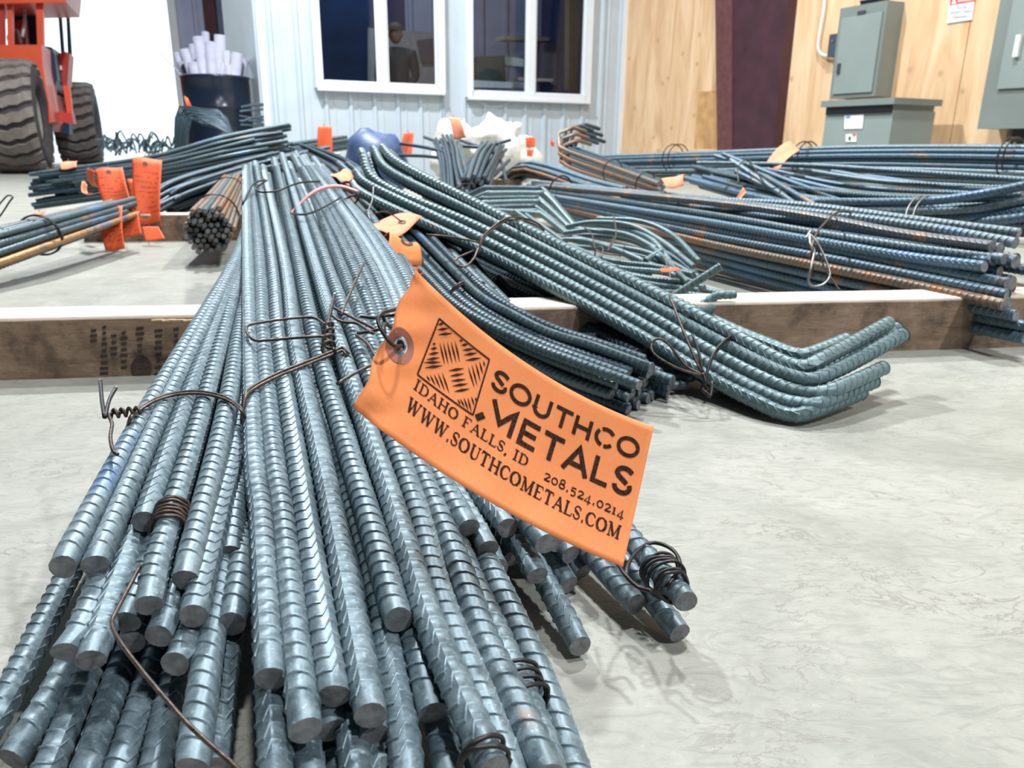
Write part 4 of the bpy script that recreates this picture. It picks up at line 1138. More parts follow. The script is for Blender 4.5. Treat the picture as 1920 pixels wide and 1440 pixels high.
wire('tie_wire', [at(1385, 345, 2.35), at(1383, 318, 2.4), at(1392, 303, 2.45), at(1405, 300, 2.5), at(1412, 312, 2.45), at(1440, 350, 2.3), at(1462, 352, 2.25), at(1460, 368, 2.2)], .002, M['wire_black'], bH)
# ties of the front bundles far up
wire('tie_wire', [L(455, 382, -.4), L(475, 345, -1.2), L(500, 338, -1.2), L(480, 352, -1.0), L(488, 360, -1.0), L(520, 358, -1.0), L(540, 350, -1.0), L(565, 342, -1.0), L(600, 340, -.6)], .0019, M['wire_black'], bB)
wire('tie_wire', [L(545, 400, -.6), L(570, 402, -1.2), L(600, 392, -1.0), L(640, 370, -.8)], .0017, M['wire_black'], bC)
wire('tie_wire', [at(640, 408, 1.45), at(632, 395, 1.42), at(640, 380, 1.4), at(662, 366, 1.4), at(672, 372, 1.42), at(650, 400, 1.44)], .0018, M['wire_black'], bC)
for p in ([(1150, 445, 1.7), (1140, 470, 1.62), (1155, 440, 1.7), (1150, 400, 1.8)], [(1095, 425, 1.8), (1110, 440, 1.7), (1120, 470, 1.6), (1165, 480, 1.58)], [(1115, 480, 1.58), (1118, 465, 1.58), (1130, 465, 1.58), (1128, 485, 1.56)], [(1240, 480, 1.6), (1248, 490, 1.56), (1260, 530, 1.5)]):
    wire('tie_wire', [at(*q) for q in p], .0015, M['wire'], bI)
wire('tie_wire', [at(890, 345, 2.4), at(870, 345, 2.45), at(860, 352, 2.4)], .002, M['wire_black'], bK)

#%%TAGS
def bil(c, u, v):
    return c[0] * ((1 - u) * (1 - v)) + c[1] * (u * (1 - v)) + c[2] * (u * v) + c[3] * ((1 - u) * v)
def sheet(fn, nu, nv, t, name, mt, parent):
    """thin card from a surface function fn(u, v)"""
    V = []; Fc = []
    G = [[Vector(fn(i / nu, j / nv)) for j in range(nv + 1)] for i in range(nu + 1)]
    for sgn in (0, 1):
        for i in range(nu + 1):
            for j in range(nv + 1):
                du = G[min(i + 1, nu)][j] - G[max(i - 1, 0)][j]; dv = G[i][min(j + 1, nv)] - G[i][max(j - 1, 0)]
                n = dv.cross(du).normalized()
                if n.dot(CAM - G[i][j]) < 0: n = -n
                V.append(G[i][j] - n * (t * sgn))
    K = (nu + 1) * (nv + 1)
    def id_(i, j, s): return s * K + i * (nv + 1) + j
    for i in range(nu):
        for j in range(nv):
            Fc.append([id_(i, j, 0), id_(i, j + 1, 0), id_(i + 1, j + 1, 0), id_(i + 1, j, 0)])
            Fc.append([id_(i, j, 1), id_(i + 1, j, 1), id_(i + 1, j + 1, 1), id_(i, j + 1, 1)])
    for i in range(nu):
        Fc.append([id_(i, 0, 0), id_(i + 1, 0, 0), id_(i + 1, 0, 1), id_(i, 0, 1)])
        Fc.append([id_(i, nv, 0), id_(i, nv, 1), id_(i + 1, nv, 1), id_(i + 1, nv, 0)])
    for j in range(nv):
        Fc.append([id_(0, j, 0), id_(0, j, 1), id_(0, j + 1, 1), id_(0, j + 1, 0)])
        Fc.append([id_(nu, j, 0), id_(nu, j + 1, 0), id_(nu, j + 1, 1), id_(nu, j, 1)])
    return mesh_obj(name, V, Fc, mt, parent, True)

# pixel shape of the big tag, laid out as a bent card of 79 x 159 mm at about 0.41 m
def tag_px(u, v):
    x = (780 * (1 - u) + 1226 * u) * (1 - v) + (662 * (1 - u) + 1168 * u) * v
    y = (507 * (1 - u) + 800 * u) * (1 - v) + (765 * (1 - u) + 1063 * u) * v
    sag = 4 * u * (1 - u)
    y += sag * (31 * (1 - v) + 20 * v)
    x += sag * (-10 * (1 - v) - 8 * v)
    # crumpled left edge
    e = math.exp(-(u / .05) ** 2)
    x += e * (5 * math.sin(v * 17 + .5) * (1 if .1 < v < .9 else 0))
    return x, y
def tag_pt(u, v, lift=0.0):
    x, y = tag_px(u, v)
    z = .402 + .018 * u + .010 * math.sin(math.pi * u) + .004 * math.sin(math.pi * v)
    z += .028 * (.5 - v)
    z += .0022 * math.exp(-((u - .03) / .05) ** 2) * math.sin(v * 14) + .0012 * math.exp(-((u - .05) / .1) ** 2) * math.sin(v * 25 + u * 40)
    z += .0006 * math.sin(u * 23 + v * 7)
    return at(x, y, z - lift)
big = root('tag', tag_pt(.05, .5), 'large orange card tag printed with black logo and lettering, wired to middle bundle', 'tag', 'orange tags')
del big['group']
sheet(tag_pt, 60, 24, .0005, 'tag_card', M['tag'], big)
# eyelet and reinforcement
def uv_of(px, py):
    u, v = .5, .5
    for _ in range(60):
        x, y = tag_px(u, v); x1, y1 = tag_px(u + 1e-3, v); x2, y2 = tag_px(u, v + 1e-3)
        a, b, c, d = (x1 - x) / 1e-3, (x2 - x) / 1e-3, (y1 - y) / 1e-3, (y2 - y) / 1e-3
        det = a * d - b * c; ex, ey = px - x, py - y
        u += .7 * (ex * d - b * ey) / det; v += .7 * (a * ey - c * ex) / det
    return u, v
eu, ev = uv_of(751, 648)
def disc(rin, rout, lift, name, mt, n=28, dome=0):
    b = MB()
    for (r, l) in ((rin, lift), ((rin + rout) / 2, lift + dome), (rout, lift)):
        for i in range(n):
            a = 2 * math.pi * i / n
            b.v.append(tag_pt(eu + r * math.cos(a) / .159, ev + r * math.sin(a) / .079, l))
    for k in range(2):
        for i in range(n):
            j = (i + 1) % n
            b.f.append([k * n + i, k * n + j, (k + 1) * n + j, (k + 1) * n + i])
    return b.obj(name, mt, big, True)
disc(.0, .0085, .0004, 'reinforcement', M['patch'])
disc(.0022, .0044, .0007, 'eyelet', M['chrome'], dome=.0009)
disc(.0, .0023, .0006, 'eyelet_hole', M['black'])
# print
class Pr:
    def __init__(s): s.v = []; s.f = []
    def strip(s, pts, w, w2=None):
        """pts in card millimetres-like units (u * 2, v): a flat stroke"""
        # densify
        P = []
        for a, b in zip(pts[:-1], pts[1:]):
            n = max(1, int(math.hypot(b[0] - a[0], b[1] - a[1]) / .05))
            for k in range(n): P.append((a[0] + (b[0] - a[0]) * k / n, a[1] + (b[1] - a[1]) * k / n))
        P.append(pts[-1])
        n = len(P); b0 = len(s.v)
        for i, p in enumerate(P):
            a = P[max(0, i - 1)]; c = P[min(n - 1, i + 1)]
            dx, dy = c[0] - a[0], c[1] - a[1]; l = math.hypot(dx, dy) or 1
            nx, ny = -dy / l, dx / l
            ww = w
            if w2 is not None: ww = w * (1 - abs(2 * i / (n - 1) - 1) ** 2) + .15 * w
            # mitre
            if 0 < i < n - 1:
                d1x, d1y = p[0] - a[0], p[1] - a[1]; l1 = math.hypot(d1x, d1y) or 1
                cosv = (d1x / l1) * (dx / l) + (d1y / l1) * (dy / l)
                ww = ww / max(.5, cosv)
            for sg in (1, -1):
                x, y = p[0] + nx * ww / 2 * sg, p[1] + ny * ww / 2 * sg
                s.v.append(tag_pt(x / 2, y, .00045))
        for i in range(n - 1): s.f.append([b0 + 2 * i, b0 + 2 * i + 1, b0 + 2 * i + 3, b0 + 2 * i + 2])
def arc(cx, cy, rx, ry, a0, a1, n=12):
    return [(cx + rx * math.cos(math.radians(a0 + (a1 - a0) * i / n)), cy + ry * math.sin(math.radians(a0 + (a1 - a0) * i / n))) for i in range(n + 1)]
# glyphs: (advance, strokes); stroke = (points, t = 'K' thick / 'N' thin, ...); y runs down 0..1
SANS = {
 'S': (.72, [([(.62, .16)] + arc(.36, .27, .27, .22, -40, -180, 8)[1:] + [(.16, .38), (.5, .58)] , 1), (arc(.36, .72, .27, .23, -30, 180, 12), 1)]),
 'O': (.98, [(arc(.48, .5, .41, .43, 0, 360, 28), 1)]),
 'U': (.84, [([(.08, 0), (.08, .62)] + arc(.38, .62, .30, .33, 180, 0, 12) + [(.68, 0)], 1)]),
 'T': (.78, [([(0, .07), (.74, .07)], 1), ([(.37, .07), (.37, 1)], 1)]),
 'H': (.84, [([(.08, 0), (.08, 1)], 1), ([(.68, 0), (.68, 1)], 1), ([(.08, .5), (.68, .5)], 1)]),
 'C': (.86, [(arc(.44, .5, .38, .43, -120, -35, 8), 1), (arc(.44, .5, .38, .43, -140, -255, 9), 1), (arc(.44, .5, .38, .43, 88, 38, 5), 1)]),
 'M': (1.08, [([(.04, 0), (.48, .72), (.92, .02), (.92, 1)], 1)]),
 'E': (.76, [([(.66, .08), (.08, .08), (.08, .92), (.66, .92)], 1), ([(.08, .5), (.6, .5)], 1)]),
 'A': (.92, [([(.02, 1), (.44, .04), (.86, 1)], 1), ([(.2, .68), (.68, .68)], 1)]),
 'L': (.68, [([(.08, 0), (.08, .92), (.6, .92)], 1)]),
 '.': (.30, [([(.04, .82), (.2, .98)], 2)]),
}
def SER(x, y, w=.22): return ([(x - w / 2, y), (x + w / 2, y)], .55)
SERIF = {
 'I': (.46, [([(.2, 0), (.2, 1)], 1), SER(.2, .02, .34), SER(.2, .98, .34)]),
 'D': (.86, [([(.18, 0), (.18, 1)], 1), ([(.04, .03), (.36, .03)] + arc(.36, .5, .36, .47, -90, -50, 4), .5), (arc(.36, .5, .36, .47, -50, 50, 8), 1), (arc(.36, .5, .36, .47, 50, 90, 4) + [(.04, .97)], .5)]),
 'A': (.88, [([(.12, 1), (.42, .02)], .5), ([(.40, .02), (.72, 1)], 1), ([(.22, .66), (.6, .66)], .5), SER(.12, .98), SER(.72, .98, .28)]),
 'H': (.92, [([(.18, 0), (.18, 1)], 1), ([(.7, 0), (.7, 1)], 1), ([(.18, .5), (.7, .5)], .5), SER(.18, .02, .3), SER(.18, .98, .3), SER(.7, .02, .3), SER(.7, .98, .3)]),
 'O': (.92, [(arc(.43, .5, .34, .47, -60, 60, 10), 1.1), (arc(.43, .5, .34, .47, 60, 120, 5), .6), (arc(.43, .5, .34, .47, 120, 240, 10), 1.1), (arc(.43, .5, .34, .47, 240, 300, 5), .6)]),
 'F': (.74, [([(.18, 0), (.18, 1)], 1), ([(.04, .03), (.62, .03), (.64, .22)], .55), ([(.18, .48), (.48, .48)], .5), SER(.18, .98, .32)]),
 'L': (.74, [([(.18, 0), (.18, 1)], 1), ([(.04, .97), (.62, .97), (.66, .74)], .55), SER(.18, .02, .3)]),
 'S': (.66, [([(.52, .26), (.5, .1)] + arc(.31, .27, .22, .24, -60, -180, 6) + [(.14, .38)], .6), ([(.12, .36), (.46, .6)], 1.15), (arc(.30, .73, .22, .24, -30, 150, 8) + [(.06, .7)], .6)]),
 'W': (1.18, [([(.14, 0), (.34, 1)], 1), ([(.34, 1), (.56, .05)], .5), ([(.54, 0), (.76, 1)], 1), ([(.76, 1), (.98, .02)], .5), SER(.14, .02, .28), SER(.56, .02, .24), SER(.98, .02, .24)]),
 'U': (.88, [([(.2, 0), (.2, .65)] + arc(.43, .68, .23, .29, 180, 90, 5), 1), (arc(.43, .68, .25, .29, 90, 0, 5) + [(.68, 0)], .5), SER(.2, .02, .3), SER(.68, .02, .24)]),
 'T': (.80, [([(.38, 0), (.38, 1)], 1), ([(.06, .22), (.08, .03), (.68, .03), (.70, .22)], .55), SER(.38, .98, .32)]),
 'C': (.82, [([(.68, .28), (.64, .1)], .5), (arc(.42, .5, .33, .47, -50, -120, 6), .6), (arc(.42, .5, .33, .47, -120, -240, 10), 1.1), (arc(.42, .5, .33, .47, 120, 35, 6), .6)]),
 'M': (1.08, [([(.18, 0), (.18, 1)], .5), ([(.18, 0), (.52, .95)], 1), ([(.52, .95), (.84, 0)], .5), ([(.84, 0), (.84, 1)], 1), SER(.14, .02, .24), SER(.18, .98, .26), SER(.84, .98, .3), SER(.88, .02, .24)]),
 'E': (.78, [([(.18, 0), (.18, 1)], 1), ([(.04, .03), (.60, .03), (.62, .2)], .5), ([(.18, .48), (.48, .48)], .5), ([(.04, .97), (.62, .97), (.66, .76)], .55)]),
 '.': (.34, [([(.09, .93), (.20, .93)], 1.5)]),
 ',': (.34, [([(.14, .88), (.17, 1.0), (.08, 1.16)], 1)]),
 ' ': (.42, []),
 '2': (.62, [([(.1, .42)] + arc(.28, .42, .19, .17, 190, 380, 8) + [(.1, .96)], .7), ([(.08, .96), (.5, .96), (.52, .82)], 1)]),
 '0': (.66, [(arc(.3, .63, .22, .34, 0, 360, 18), .75)]),
 '8': (.62, [(arc(.28, .26, .17, .22, 0, 360, 14), .75), (arc(.28, .73, .21, .24, 0, 360, 14), .85)]),
 '5': (.62, [([(.48, .30), (.16, .30), (.13, .66)] + arc(.27, .86, .2, .26, -130, 130, 10), .75)]),
 '4': (.66, [([(.38, 1.25), (.38, .28), (.05, .98), (.56, .98)], .75)]),
 '1': (.46, [([(.2, .32), (.2, 1)], 1), SER(.2, .98, .3), ([(.08, .4), (.2, .32)], .6)]),
}
def text(pr, s, font, u0, u1, vt, vb, thick, vt2=None, vb2=None):
    tot = sum(font[c][0] for c in s)
    tot -= .12
    sq_ = .90 if font is SANS else 1.0
    vt2 = vt if vt2 is None else vt2; vb2 = vb if vb2 is None else vb2
    x = 0
    for c in s:
        adv, st_ = font[c]
        for (pts, k) in st_:
            P = []
            for (gx, gy) in pts:
                t = (x + gx * sq_) / tot
                u = u0 + (u1 - u0) * t
                a = vt + (vt2 - vt) * t; b = vb + (vb2 - vb) * t
                P.append((u * 2, a + (b - a) * gy))
            pr.strip(P, thick * k)
        x += adv
def UV(px, py): return uv_of(px, py)
pr = Pr()
a = UV(925, 690); b = UV(908, 737); c = UV(1207, 826); d = UV(1185, 868)
text(pr, 'SOUTHCO', SANS, .392, .968, .155, .292, .026, .125, .262)
text(pr, '.METALS', SANS, .385, .968, .35, .53, .033, .335, .525)
pr.obj = lambda n, m_: mesh_obj(n, pr.v, pr.f, m_, big)
pr.obj('company_lettering', M['tag_ink'])
pr2 = Pr()
text(pr2, 'IDAHO FALLS, ID', SERIF, .152, .600, .560, .632, .0125, .575, .648)
text(pr2, '208.524.0214', SERIF, .668, .965, .60, .665, .0115, .61, .68)
text(pr2, 'WWW.SOUTHCOMETALS.COM', SERIF, .155, .965, .690, .785, .0150, .735, .83)
mesh_obj('small_lettering', pr2.v, pr2.f, M['tag_ink'], big)
# emblem: a framed square of tread plate pattern, its bars running level in the picture
pr3 = Pr()
LT, LR, LB, LL = UV(824, 597), UV(918, 674), UV(887, 778), UV(783, 702)
def lg(px, py):
    u, v = UV(px, py); return (u * 2, v)
sq = [lg(824, 597), lg(918, 674), lg(887, 778), lg(783, 702)]
for i in range(4): pr3.strip([sq[i], sq[(i + 1) % 4]], .0105)
def Z8(x, y): return (640 + x / 3, 480 + y / 3)
for (x0, y0, x1, y1) in [ # short level bars, then upright ones (read off the enlarged photograph)
  (545, 385, 580, 378), (540, 415, 605, 407), (548, 443, 625, 435), (515, 497, 530, 492), (503, 523, 540, 517), (492, 553, 550, 543), (480, 583, 553, 572), (466, 600, 560, 597), (470, 629, 570, 617),
  (665, 478, 685, 474), (675, 503, 715, 495), (682, 530, 748, 522), (690, 557, 765, 545), (700, 587, 785, 573),
  (605, 645, 690, 632), (612, 675, 690, 662), (618, 703, 700, 693), (625, 731, 712, 718), (635, 762, 722, 747)]:
    pr3.strip([lg(*Z8(x0, y0)), lg(*Z8((x0 + x1) / 2, (y0 + y1) / 2)), lg(*Z8(x1, y1))], .0155, 1)
for (x0, y0, x1, y1) in [
  (555, 487, 583, 610), (575, 485, 603, 608), (597, 483, 625, 605), (618, 480, 648, 600), (640, 477, 668, 597),
  (715, 625, 750, 740), (735, 610, 765, 728), (757, 600, 783, 705), (778, 592, 797, 665), (800, 590, 808, 620),
  (480, 672, 500, 705), (500, 668, 530, 728), (522, 662, 558, 745), (545, 658, 583, 758), (568, 655, 608, 772),
  (655, 805, 672, 835), (670, 802, 695, 850), (690, 795, 715, 868), (712, 795, 733, 878), (733, 790, 748, 840), (755, 795, 760, 815)]:
    pr3.strip([lg(*Z8(x0, y0)), lg(*Z8((x0 + x1) / 2, (y0 + y1) / 2)), lg(*Z8(x1, y1))], .0105, 1)
mesh_obj('emblem', pr3.v, pr3.f, M['tag_ink'], big)
# the black wire through the eyelet
tw_ = wire('tag_wire', [tag_pt(eu, ev, .0008), tag_pt(eu, ev, .004), at(738, 648, .394), at(722, 630, .392), at(709, 605, .395), at(714, 588, .40), at(735, 582, .41), at(750, 578, .425), at(742, 590, .43), at(722, 592, .43), at(700, 596, .425), at(677, 594, .43)], .00105, M['wire_black'], big)
wire('tag_wire', [at(718, 590, .415), at(722, 604, .42), at(735, 616, .43)], .00105, M['wire_black'], big)
wire('tag_wire', [at(718, 622, .395), at(722, 604, .45), zw(712, 618, .04)], .00105, M['wire_black'], big)

def small_tag(corners, label, curl=.0, mt='tag_far', lines=0, hole=None, nu=10, nv=10, name='tag', wire_to=None, group='orange tags'):
    """corners: top left, top right, bottom right, bottom left as (px, py, z)"""
    c = [at(*q) for q in corners]
    nrm = (c[1] - c[0]).cross(c[3] - c[0]).normalized()
    if nrm.dot(CAM - c[0]) < 0: nrm = -nrm
    size = (c[3] - c[0]).length
    base = (c[0] + c[1]) / 2
    r = root(name, base, label, 'tag')
    def fn(u, v): return bil(c, u, v) + nrm * (curl * size * math.sin(math.pi * v) + .03 * size * math.sin(u * 5 + v * 3))
    sheet(fn, nu, nv, .0006, 'tag_card', M[mt], r)
    if hole:
        b = MB(); hu, hv = hole
        su = (c[1] - c[0]).length; sv = (c[3] - c[0]).length
        for rr in (.0035, .0075):
            for i in range(14):
                a = 2 * math.pi * i / 14
                b.v.append(fn(hu + rr * math.cos(a) / su, hv + rr * math.sin(a) / sv) + nrm * .0012)
        for i in range(14):
            j = (i + 1) % 14; b.f.append([i, j, 14 + j, 14 + i])
        b.obj('eyelet', M['ink'], r)
        if wire_to:
            wire('tag_wire', [fn(hu, hv) + nrm * .001, (fn(hu, hv) + at(*wire_to)) / 2 + nrm * .01, at(*wire_to)], .0012, M['wire_black'], r)
    if not wire_to:
        x, y, z = corners[0]; x2, y2, z2 = corners[1]
        xm, ym, zm = (x + x2) / 2, (y + y2) / 2, (z + z2) / 2
        wire('tag_wire', [at(xm, ym + 2, zm - .002), at(xm - 2, ym - 4, zm + .02), at(xm - 4, ym + 4, zm + .16)], .0012, M['wire_black'], r)
    if lines:
        b = MB()
        for k in range(lines):
            v = .22 + .68 * k / lines; u = .12
            while u < .85:
                l = random.uniform(.04, .16)
                if random.random() < .7:
                    h = random.uniform(.008, .022)
                    b.quad(fn(u, v) + nrm * .0008, fn(u + l, v) + nrm * .0008, fn(u + l, v + h) + nrm * .0008, fn(u, v + h) + nrm * .0008)
                u += l + .03
        b.obj('print', M['orange_dark'], r)
    return r
small_tag([(178, 318, 2.35), (228, 312, 2.35), (255, 400, 2.3), (205, 408, 2.3)], 'tilted orange tag with small print hanging at left, upper one of the cluster', .05, 'tag_far', 9, (.5, .1), wire_to=(205, 305, 2.4))
small_tag([(248, 296, 2.55), (302, 298, 2.55), (303, 417, 2.5), (258, 420, 2.5)], 'straight hanging orange tag at left, right one of the cluster', .03, 'tag_far', 9, (.47, .1), wire_to=(275, 285, 2.6))
small_tag([(184, 382, 2.2), (228, 384, 2.2), (236, 468, 2.15), (198, 470, 2.15)], 'lowest orange tag of the left cluster, nearly touching the floor', .06, 'tag_far', 7, (.45, .06))
small_tag([(224, 400, 2.28), (258, 398, 2.28), (267, 440, 2.26), (230, 446, 2.26)], 'small piece of orange tag with print below the tilted tag', .02, 'tag_far', 5)
small_tag([(238, 336, 2.62), (262, 338, 2.62), (290, 425, 2.6), (262, 428, 2.6)], 'orange tag mostly hidden behind the two hanging ones', .02, 'tag_far', 4)
small_tag([(266, 426, 2.42), (296, 424, 2.42), (310, 448, 2.4), (272, 452, 2.4)], 'orange tag corner on the floor behind the left cluster', .0, 'tag_far')
small_tag([(164, 314, 2.45), (176, 320, 2.4), (186, 352, 2.4), (172, 348, 2.45)], 'narrow edge of a folded orange tag left of the tilted one', .1, 'tag_far')
small_tag([(154, 340, 2.3), (165, 345, 2.35), (188, 362, 2.3), (172, 362, 2.25)], 'curled pale orange tag sticking out left of the cluster', -.25, 'tag_pink')
small_tag([(113, 305, 3.0), (146, 301, 3.0), (144, 314, 2.95), (114, 318, 2.95)], 'orange tag lying on the left bundle near the loader wheels', .1, 'tag_pink')
small_tag([(65, 400, 2.5), (86, 396, 2.5), (85, 401, 2.45), (67, 406, 2.45)], 'sliver of orange tag above the rust streaked left bundle', .1, 'tag_pink')
small_tag([(596, 237, 3.9), (622, 236, 3.9), (624, 291, 3.9), (595, 293, 3.9)], 'upright orange tag before the left part of the white siding', .02, 'tag_far')
small_tag([(757, 249, 3.9), (776, 248, 3.9), (772, 291, 3.9), (749, 294, 3.9)], 'upright orange tag between the blue sack and dark bars', .02, 'tag_far')
small_tag([(842, 220, 3.6), (862, 221, 3.6), (874, 258, 3.6), (852, 262, 3.6)], 'bright orange tag leaning against the white bag', .08, 'tag_pink')
small_tag([(985, 258, 3.7), (1004, 257, 3.7), (1003, 276, 3.7), (987, 277, 3.7)], 'square orange tag at the right end of the white bag', .02, 'tag_far')
small_tag([(988, 280, 3.6), (1001, 281, 3.6), (998, 294, 3.6), (988, 292, 3.6)], 'scrap of orange tag just below the square one', .02, 'tag_far')
small_tag([(1031, 264, 3.8), (1040, 266, 3.8), (1040, 274, 3.8), (1034, 274, 3.8)], 'tiny orange tag left of the hooked bars', .02, 'tag_far')
small_tag([(1478, 265, 2.55), (1500, 279, 2.5), (1458, 322, 2.42), (1436, 306, 2.48)], 'pale orange tag leaning on the long level bundle', .06, 'tag_pink')
small_tag([(1236, 345, 2.2), (1286, 328, 2.2), (1282, 350, 2.15), (1250, 352, 2.12)], 'folded pale orange tag at the end of the hooked bundle', .2, 'tag_pink')
small_tag([(1392, 352, 2.1), (1400, 358, 2.1), (1386, 376, 2.05), (1380, 372, 2.05)], 'tiny pale orange tag on the rusty right bundle', .1, 'tag_pink')
small_tag([(666, 438, 1.28), (714, 410, 1.36), (792, 408, 1.36), (742, 446, 1.24)], 'pale orange tag lying flat above the dark bars, wire loop through it', .10, 'tag_pink', wire_to=(700, 400, 1.3), hole=(.62, .75))
small_tag([(706, 464, 1.2), (742, 478, 1.22), (790, 502, 1.2), (722, 486, 1.12)], 'crumpled orange tag with bright eyelet just behind the big tag', .35, 'tag', hole=(.6, .6))
small_tag([(752, 498, 1.1), (786, 500, 1.15), (796, 512, 1.12), (770, 520, 1.08)], 'curled orange tag corner touching the top of the big tag', -.3, 'tag_far')
small_tag([(596, 343, 1.72), (634, 326, 1.80), (664, 333, 1.78), (656, 350, 1.66)], 'pale orange tag bent over the top of the middle bundles', .15, 'tag_pink')
small_tag([(634, 348, 1.62), (662, 342, 1.66), (690, 366, 1.6), (676, 362, 1.58)], 'orange tag flap beneath the left ends of the diagonal bundle', .2, 'tag_far')
small_tag([(1236, 505, 1.5), (1268, 502, 1.5), (1275, 507, 1.47), (1240, 510, 1.47)], 'orange tag edge on the tangled heap', .1, 'tag_far')
# pink ribbon
rbn = MB()
pts_ = [at(543, 404, 1.32), at(560, 385, 1.36), at(585, 362, 1.42), at(610, 351, 1.46), at(640, 350, 1.48), at(672, 360, 1.46)]
Pc = catmull(pts_, 6)
for i, p in enumerate(Pc):
    wd_ = .0035
    rbn.v += [p + UP * wd_, p - UP * wd_ - fwd * .003, p - UP * wd_ + fwd * .002, p + UP * wd_ + fwd * .002]
for i in range(len(Pc) - 1):
    for k in range(4): rbn.f.append([i * 4 + k, i * 4 + (k + 1) % 4, i * 4 + 4 + (k + 1) % 4, i * 4 + 4 + k])
o = rbn.obj('ribbon', simple('pink_ribbon', (.75, .30, .30), .5), None, True)
tagobj(o, 'thin pink ribbon arching over the middle bundle', 'ribbon')

#%%BACKGROUND
# bags
def blob(name, c, rx, ry, rz, mt, label, cat, seed=0, amp=.25, flat=.0, ax=None):
    V = []; Fc = []; nu, nv = 28, 16
    X, Y, Zz = ax or (WD, -WN, Z)
    for j in range(nv + 1):
        ph = math.pi * j / nv - math.pi / 2
        for i in range(nu):
            th = 2 * math.pi * i / nu
            d = Vector((math.cos(ph) * math.cos(th), math.cos(ph) * math.sin(th), math.sin(ph)))
            s = 1 + amp * mnoise.noise(d * 1.7 + Vector((seed, 0, 0))) * 1.4 + amp * .5 * mnoise.noise(d * 5 + Vector((seed, 3, 0)))
            q = c + X * (d.x * rx * s) + Y * (d.y * ry * s) + Zz * (d.z * rz * s)
            q.z = max(q.z, .01)
            V.append(q)
    for j in range(nv):
        for i in range(nu):
            k = (i + 1) % nu
            Fc.append([j * nu + i, j * nu + k, (j + 1) * nu + k, (j + 1) * nu + i])
    o = mesh_obj(name, V, Fc, M[mt], None, True)
    tagobj(o, label, cat)
    return o
g_ = at(900, 300, 4.3)
blob('woven_bag', at(930, 292, 4.3), .22, .18, .17, 'bag', 'slumped white woven bag against the siding, knotted at top', 'bag', 1, .35)
blob('woven_bag', at(855, 300, 4.4), .13, .12, .20, 'bag', 'smaller white bag behind the bright orange tag', 'bag', 5, .4)
kn = MB().tube([at(955, 256, 4.25), at(962, 246, 4.25), at(968, 238, 4.25), at(976, 240, 4.25)], .026, 8); tagobj(kn.obj('bag_knot', M['bag'], None, True), 'knotted neck standing on top of the slumped white bag', 'bag')
blob('sack', at(706, 312, 3.7), .155, .16, .17, 'blue_tarp', 'dark blue sack behind the upper ends of diagonal bundle', 'sack', 9, .16)

# black drum and rolled drawings
dc = at(406, 180, 7.0); dc.z = 0
drum = root('drum', dc, 'open black steel drum holding rolled drawings', 'drum')
R_ = .295
MB().lathe(dc, Z, [(0, .0), (R_, 0), (R_, .02), (R_ + .012, .03), (R_, .045), (R_, .29), (R_ + .010, .305), (R_, .32), (R_, .58), (R_ + .010, .595), (R_, .61), (R_, .84), (R_ + .014, .86), (R_ - .01, .87), (R_ - .015, .84), (R_ - .015, .3), (0, .3)], 36).obj('drum_shell', M['drum'], drum, True)
random.seed(11)
pk = [(dc + Vector((random.uniform(-.19, .19), random.uniform(-.19, .19), 0))) for _ in range(24)]
proto = None
tgt = [(330, 100), (345, 92), (360, 85), (352, 110), (372, 70), (385, 62), (395, 80), (410, 75), (425, 95), (438, 105), (445, 100), (455, 112), (398, 100), (378, 105), (362, 118), (418, 118), (430, 122), (408, 90), (388, 92), (450, 125), (340, 118), (412, 66)]
for i, (px, py) in enumerate(tgt):
    top = at(px, py, 7.0 + random.uniform(-.12, .12)); b = Vector((dc.x + (top.x - dc.x) * .45, dc.y + random.uniform(-.12, .12), .35))
    d = (top - b)
    if proto is None:
        me = bpy.data.meshes.new('rolled_drawing')
        V = []; Fc = []; n = 14
        for (r, z) in ((.03, 0), (.031, .5), (.034, 1), (.024, 1), (.022, .6)):
            for k in range(n):
                a = 2 * math.pi * k / n; V.append((r * math.cos(a), r * math.sin(a), z))
        for q in range(4):
            for k in range(n): Fc.append([q * n + k, q * n + (k + 1) % n, (q + 1) * n + (k + 1) % n, (q + 1) * n + k])
        me.from_pydata(V, [], Fc); me.materials.append(M['paper']); me.polygons.foreach_set('use_smooth', [True] * len(Fc)); me.update()
        proto = bpy.data.objects.new('rolled_drawing', me); o = proto
    else:
        o = proto.copy()
    o.location = b; o.rotation_mode = 'QUATERNION'; o.rotation_quaternion = d.to_track_quat('Z', 'Y'); s = random.uniform(.9, 1.5)
    o.scale = (s, s, d.length)
    C.objects.link(o)
    tagobj(o, 'rolled white paper drawing standing in the black drum', 'paper roll', 'rolled drawings in the black drum')
sk = wire('rod', [at(300, 101, 6.9), at(328, 128, 6.95), at(360, 165, 7.0)], .006, M['paper'], None); tagobj(sk, 'thin pale rod leaning out of the drum to the left', 'rod')
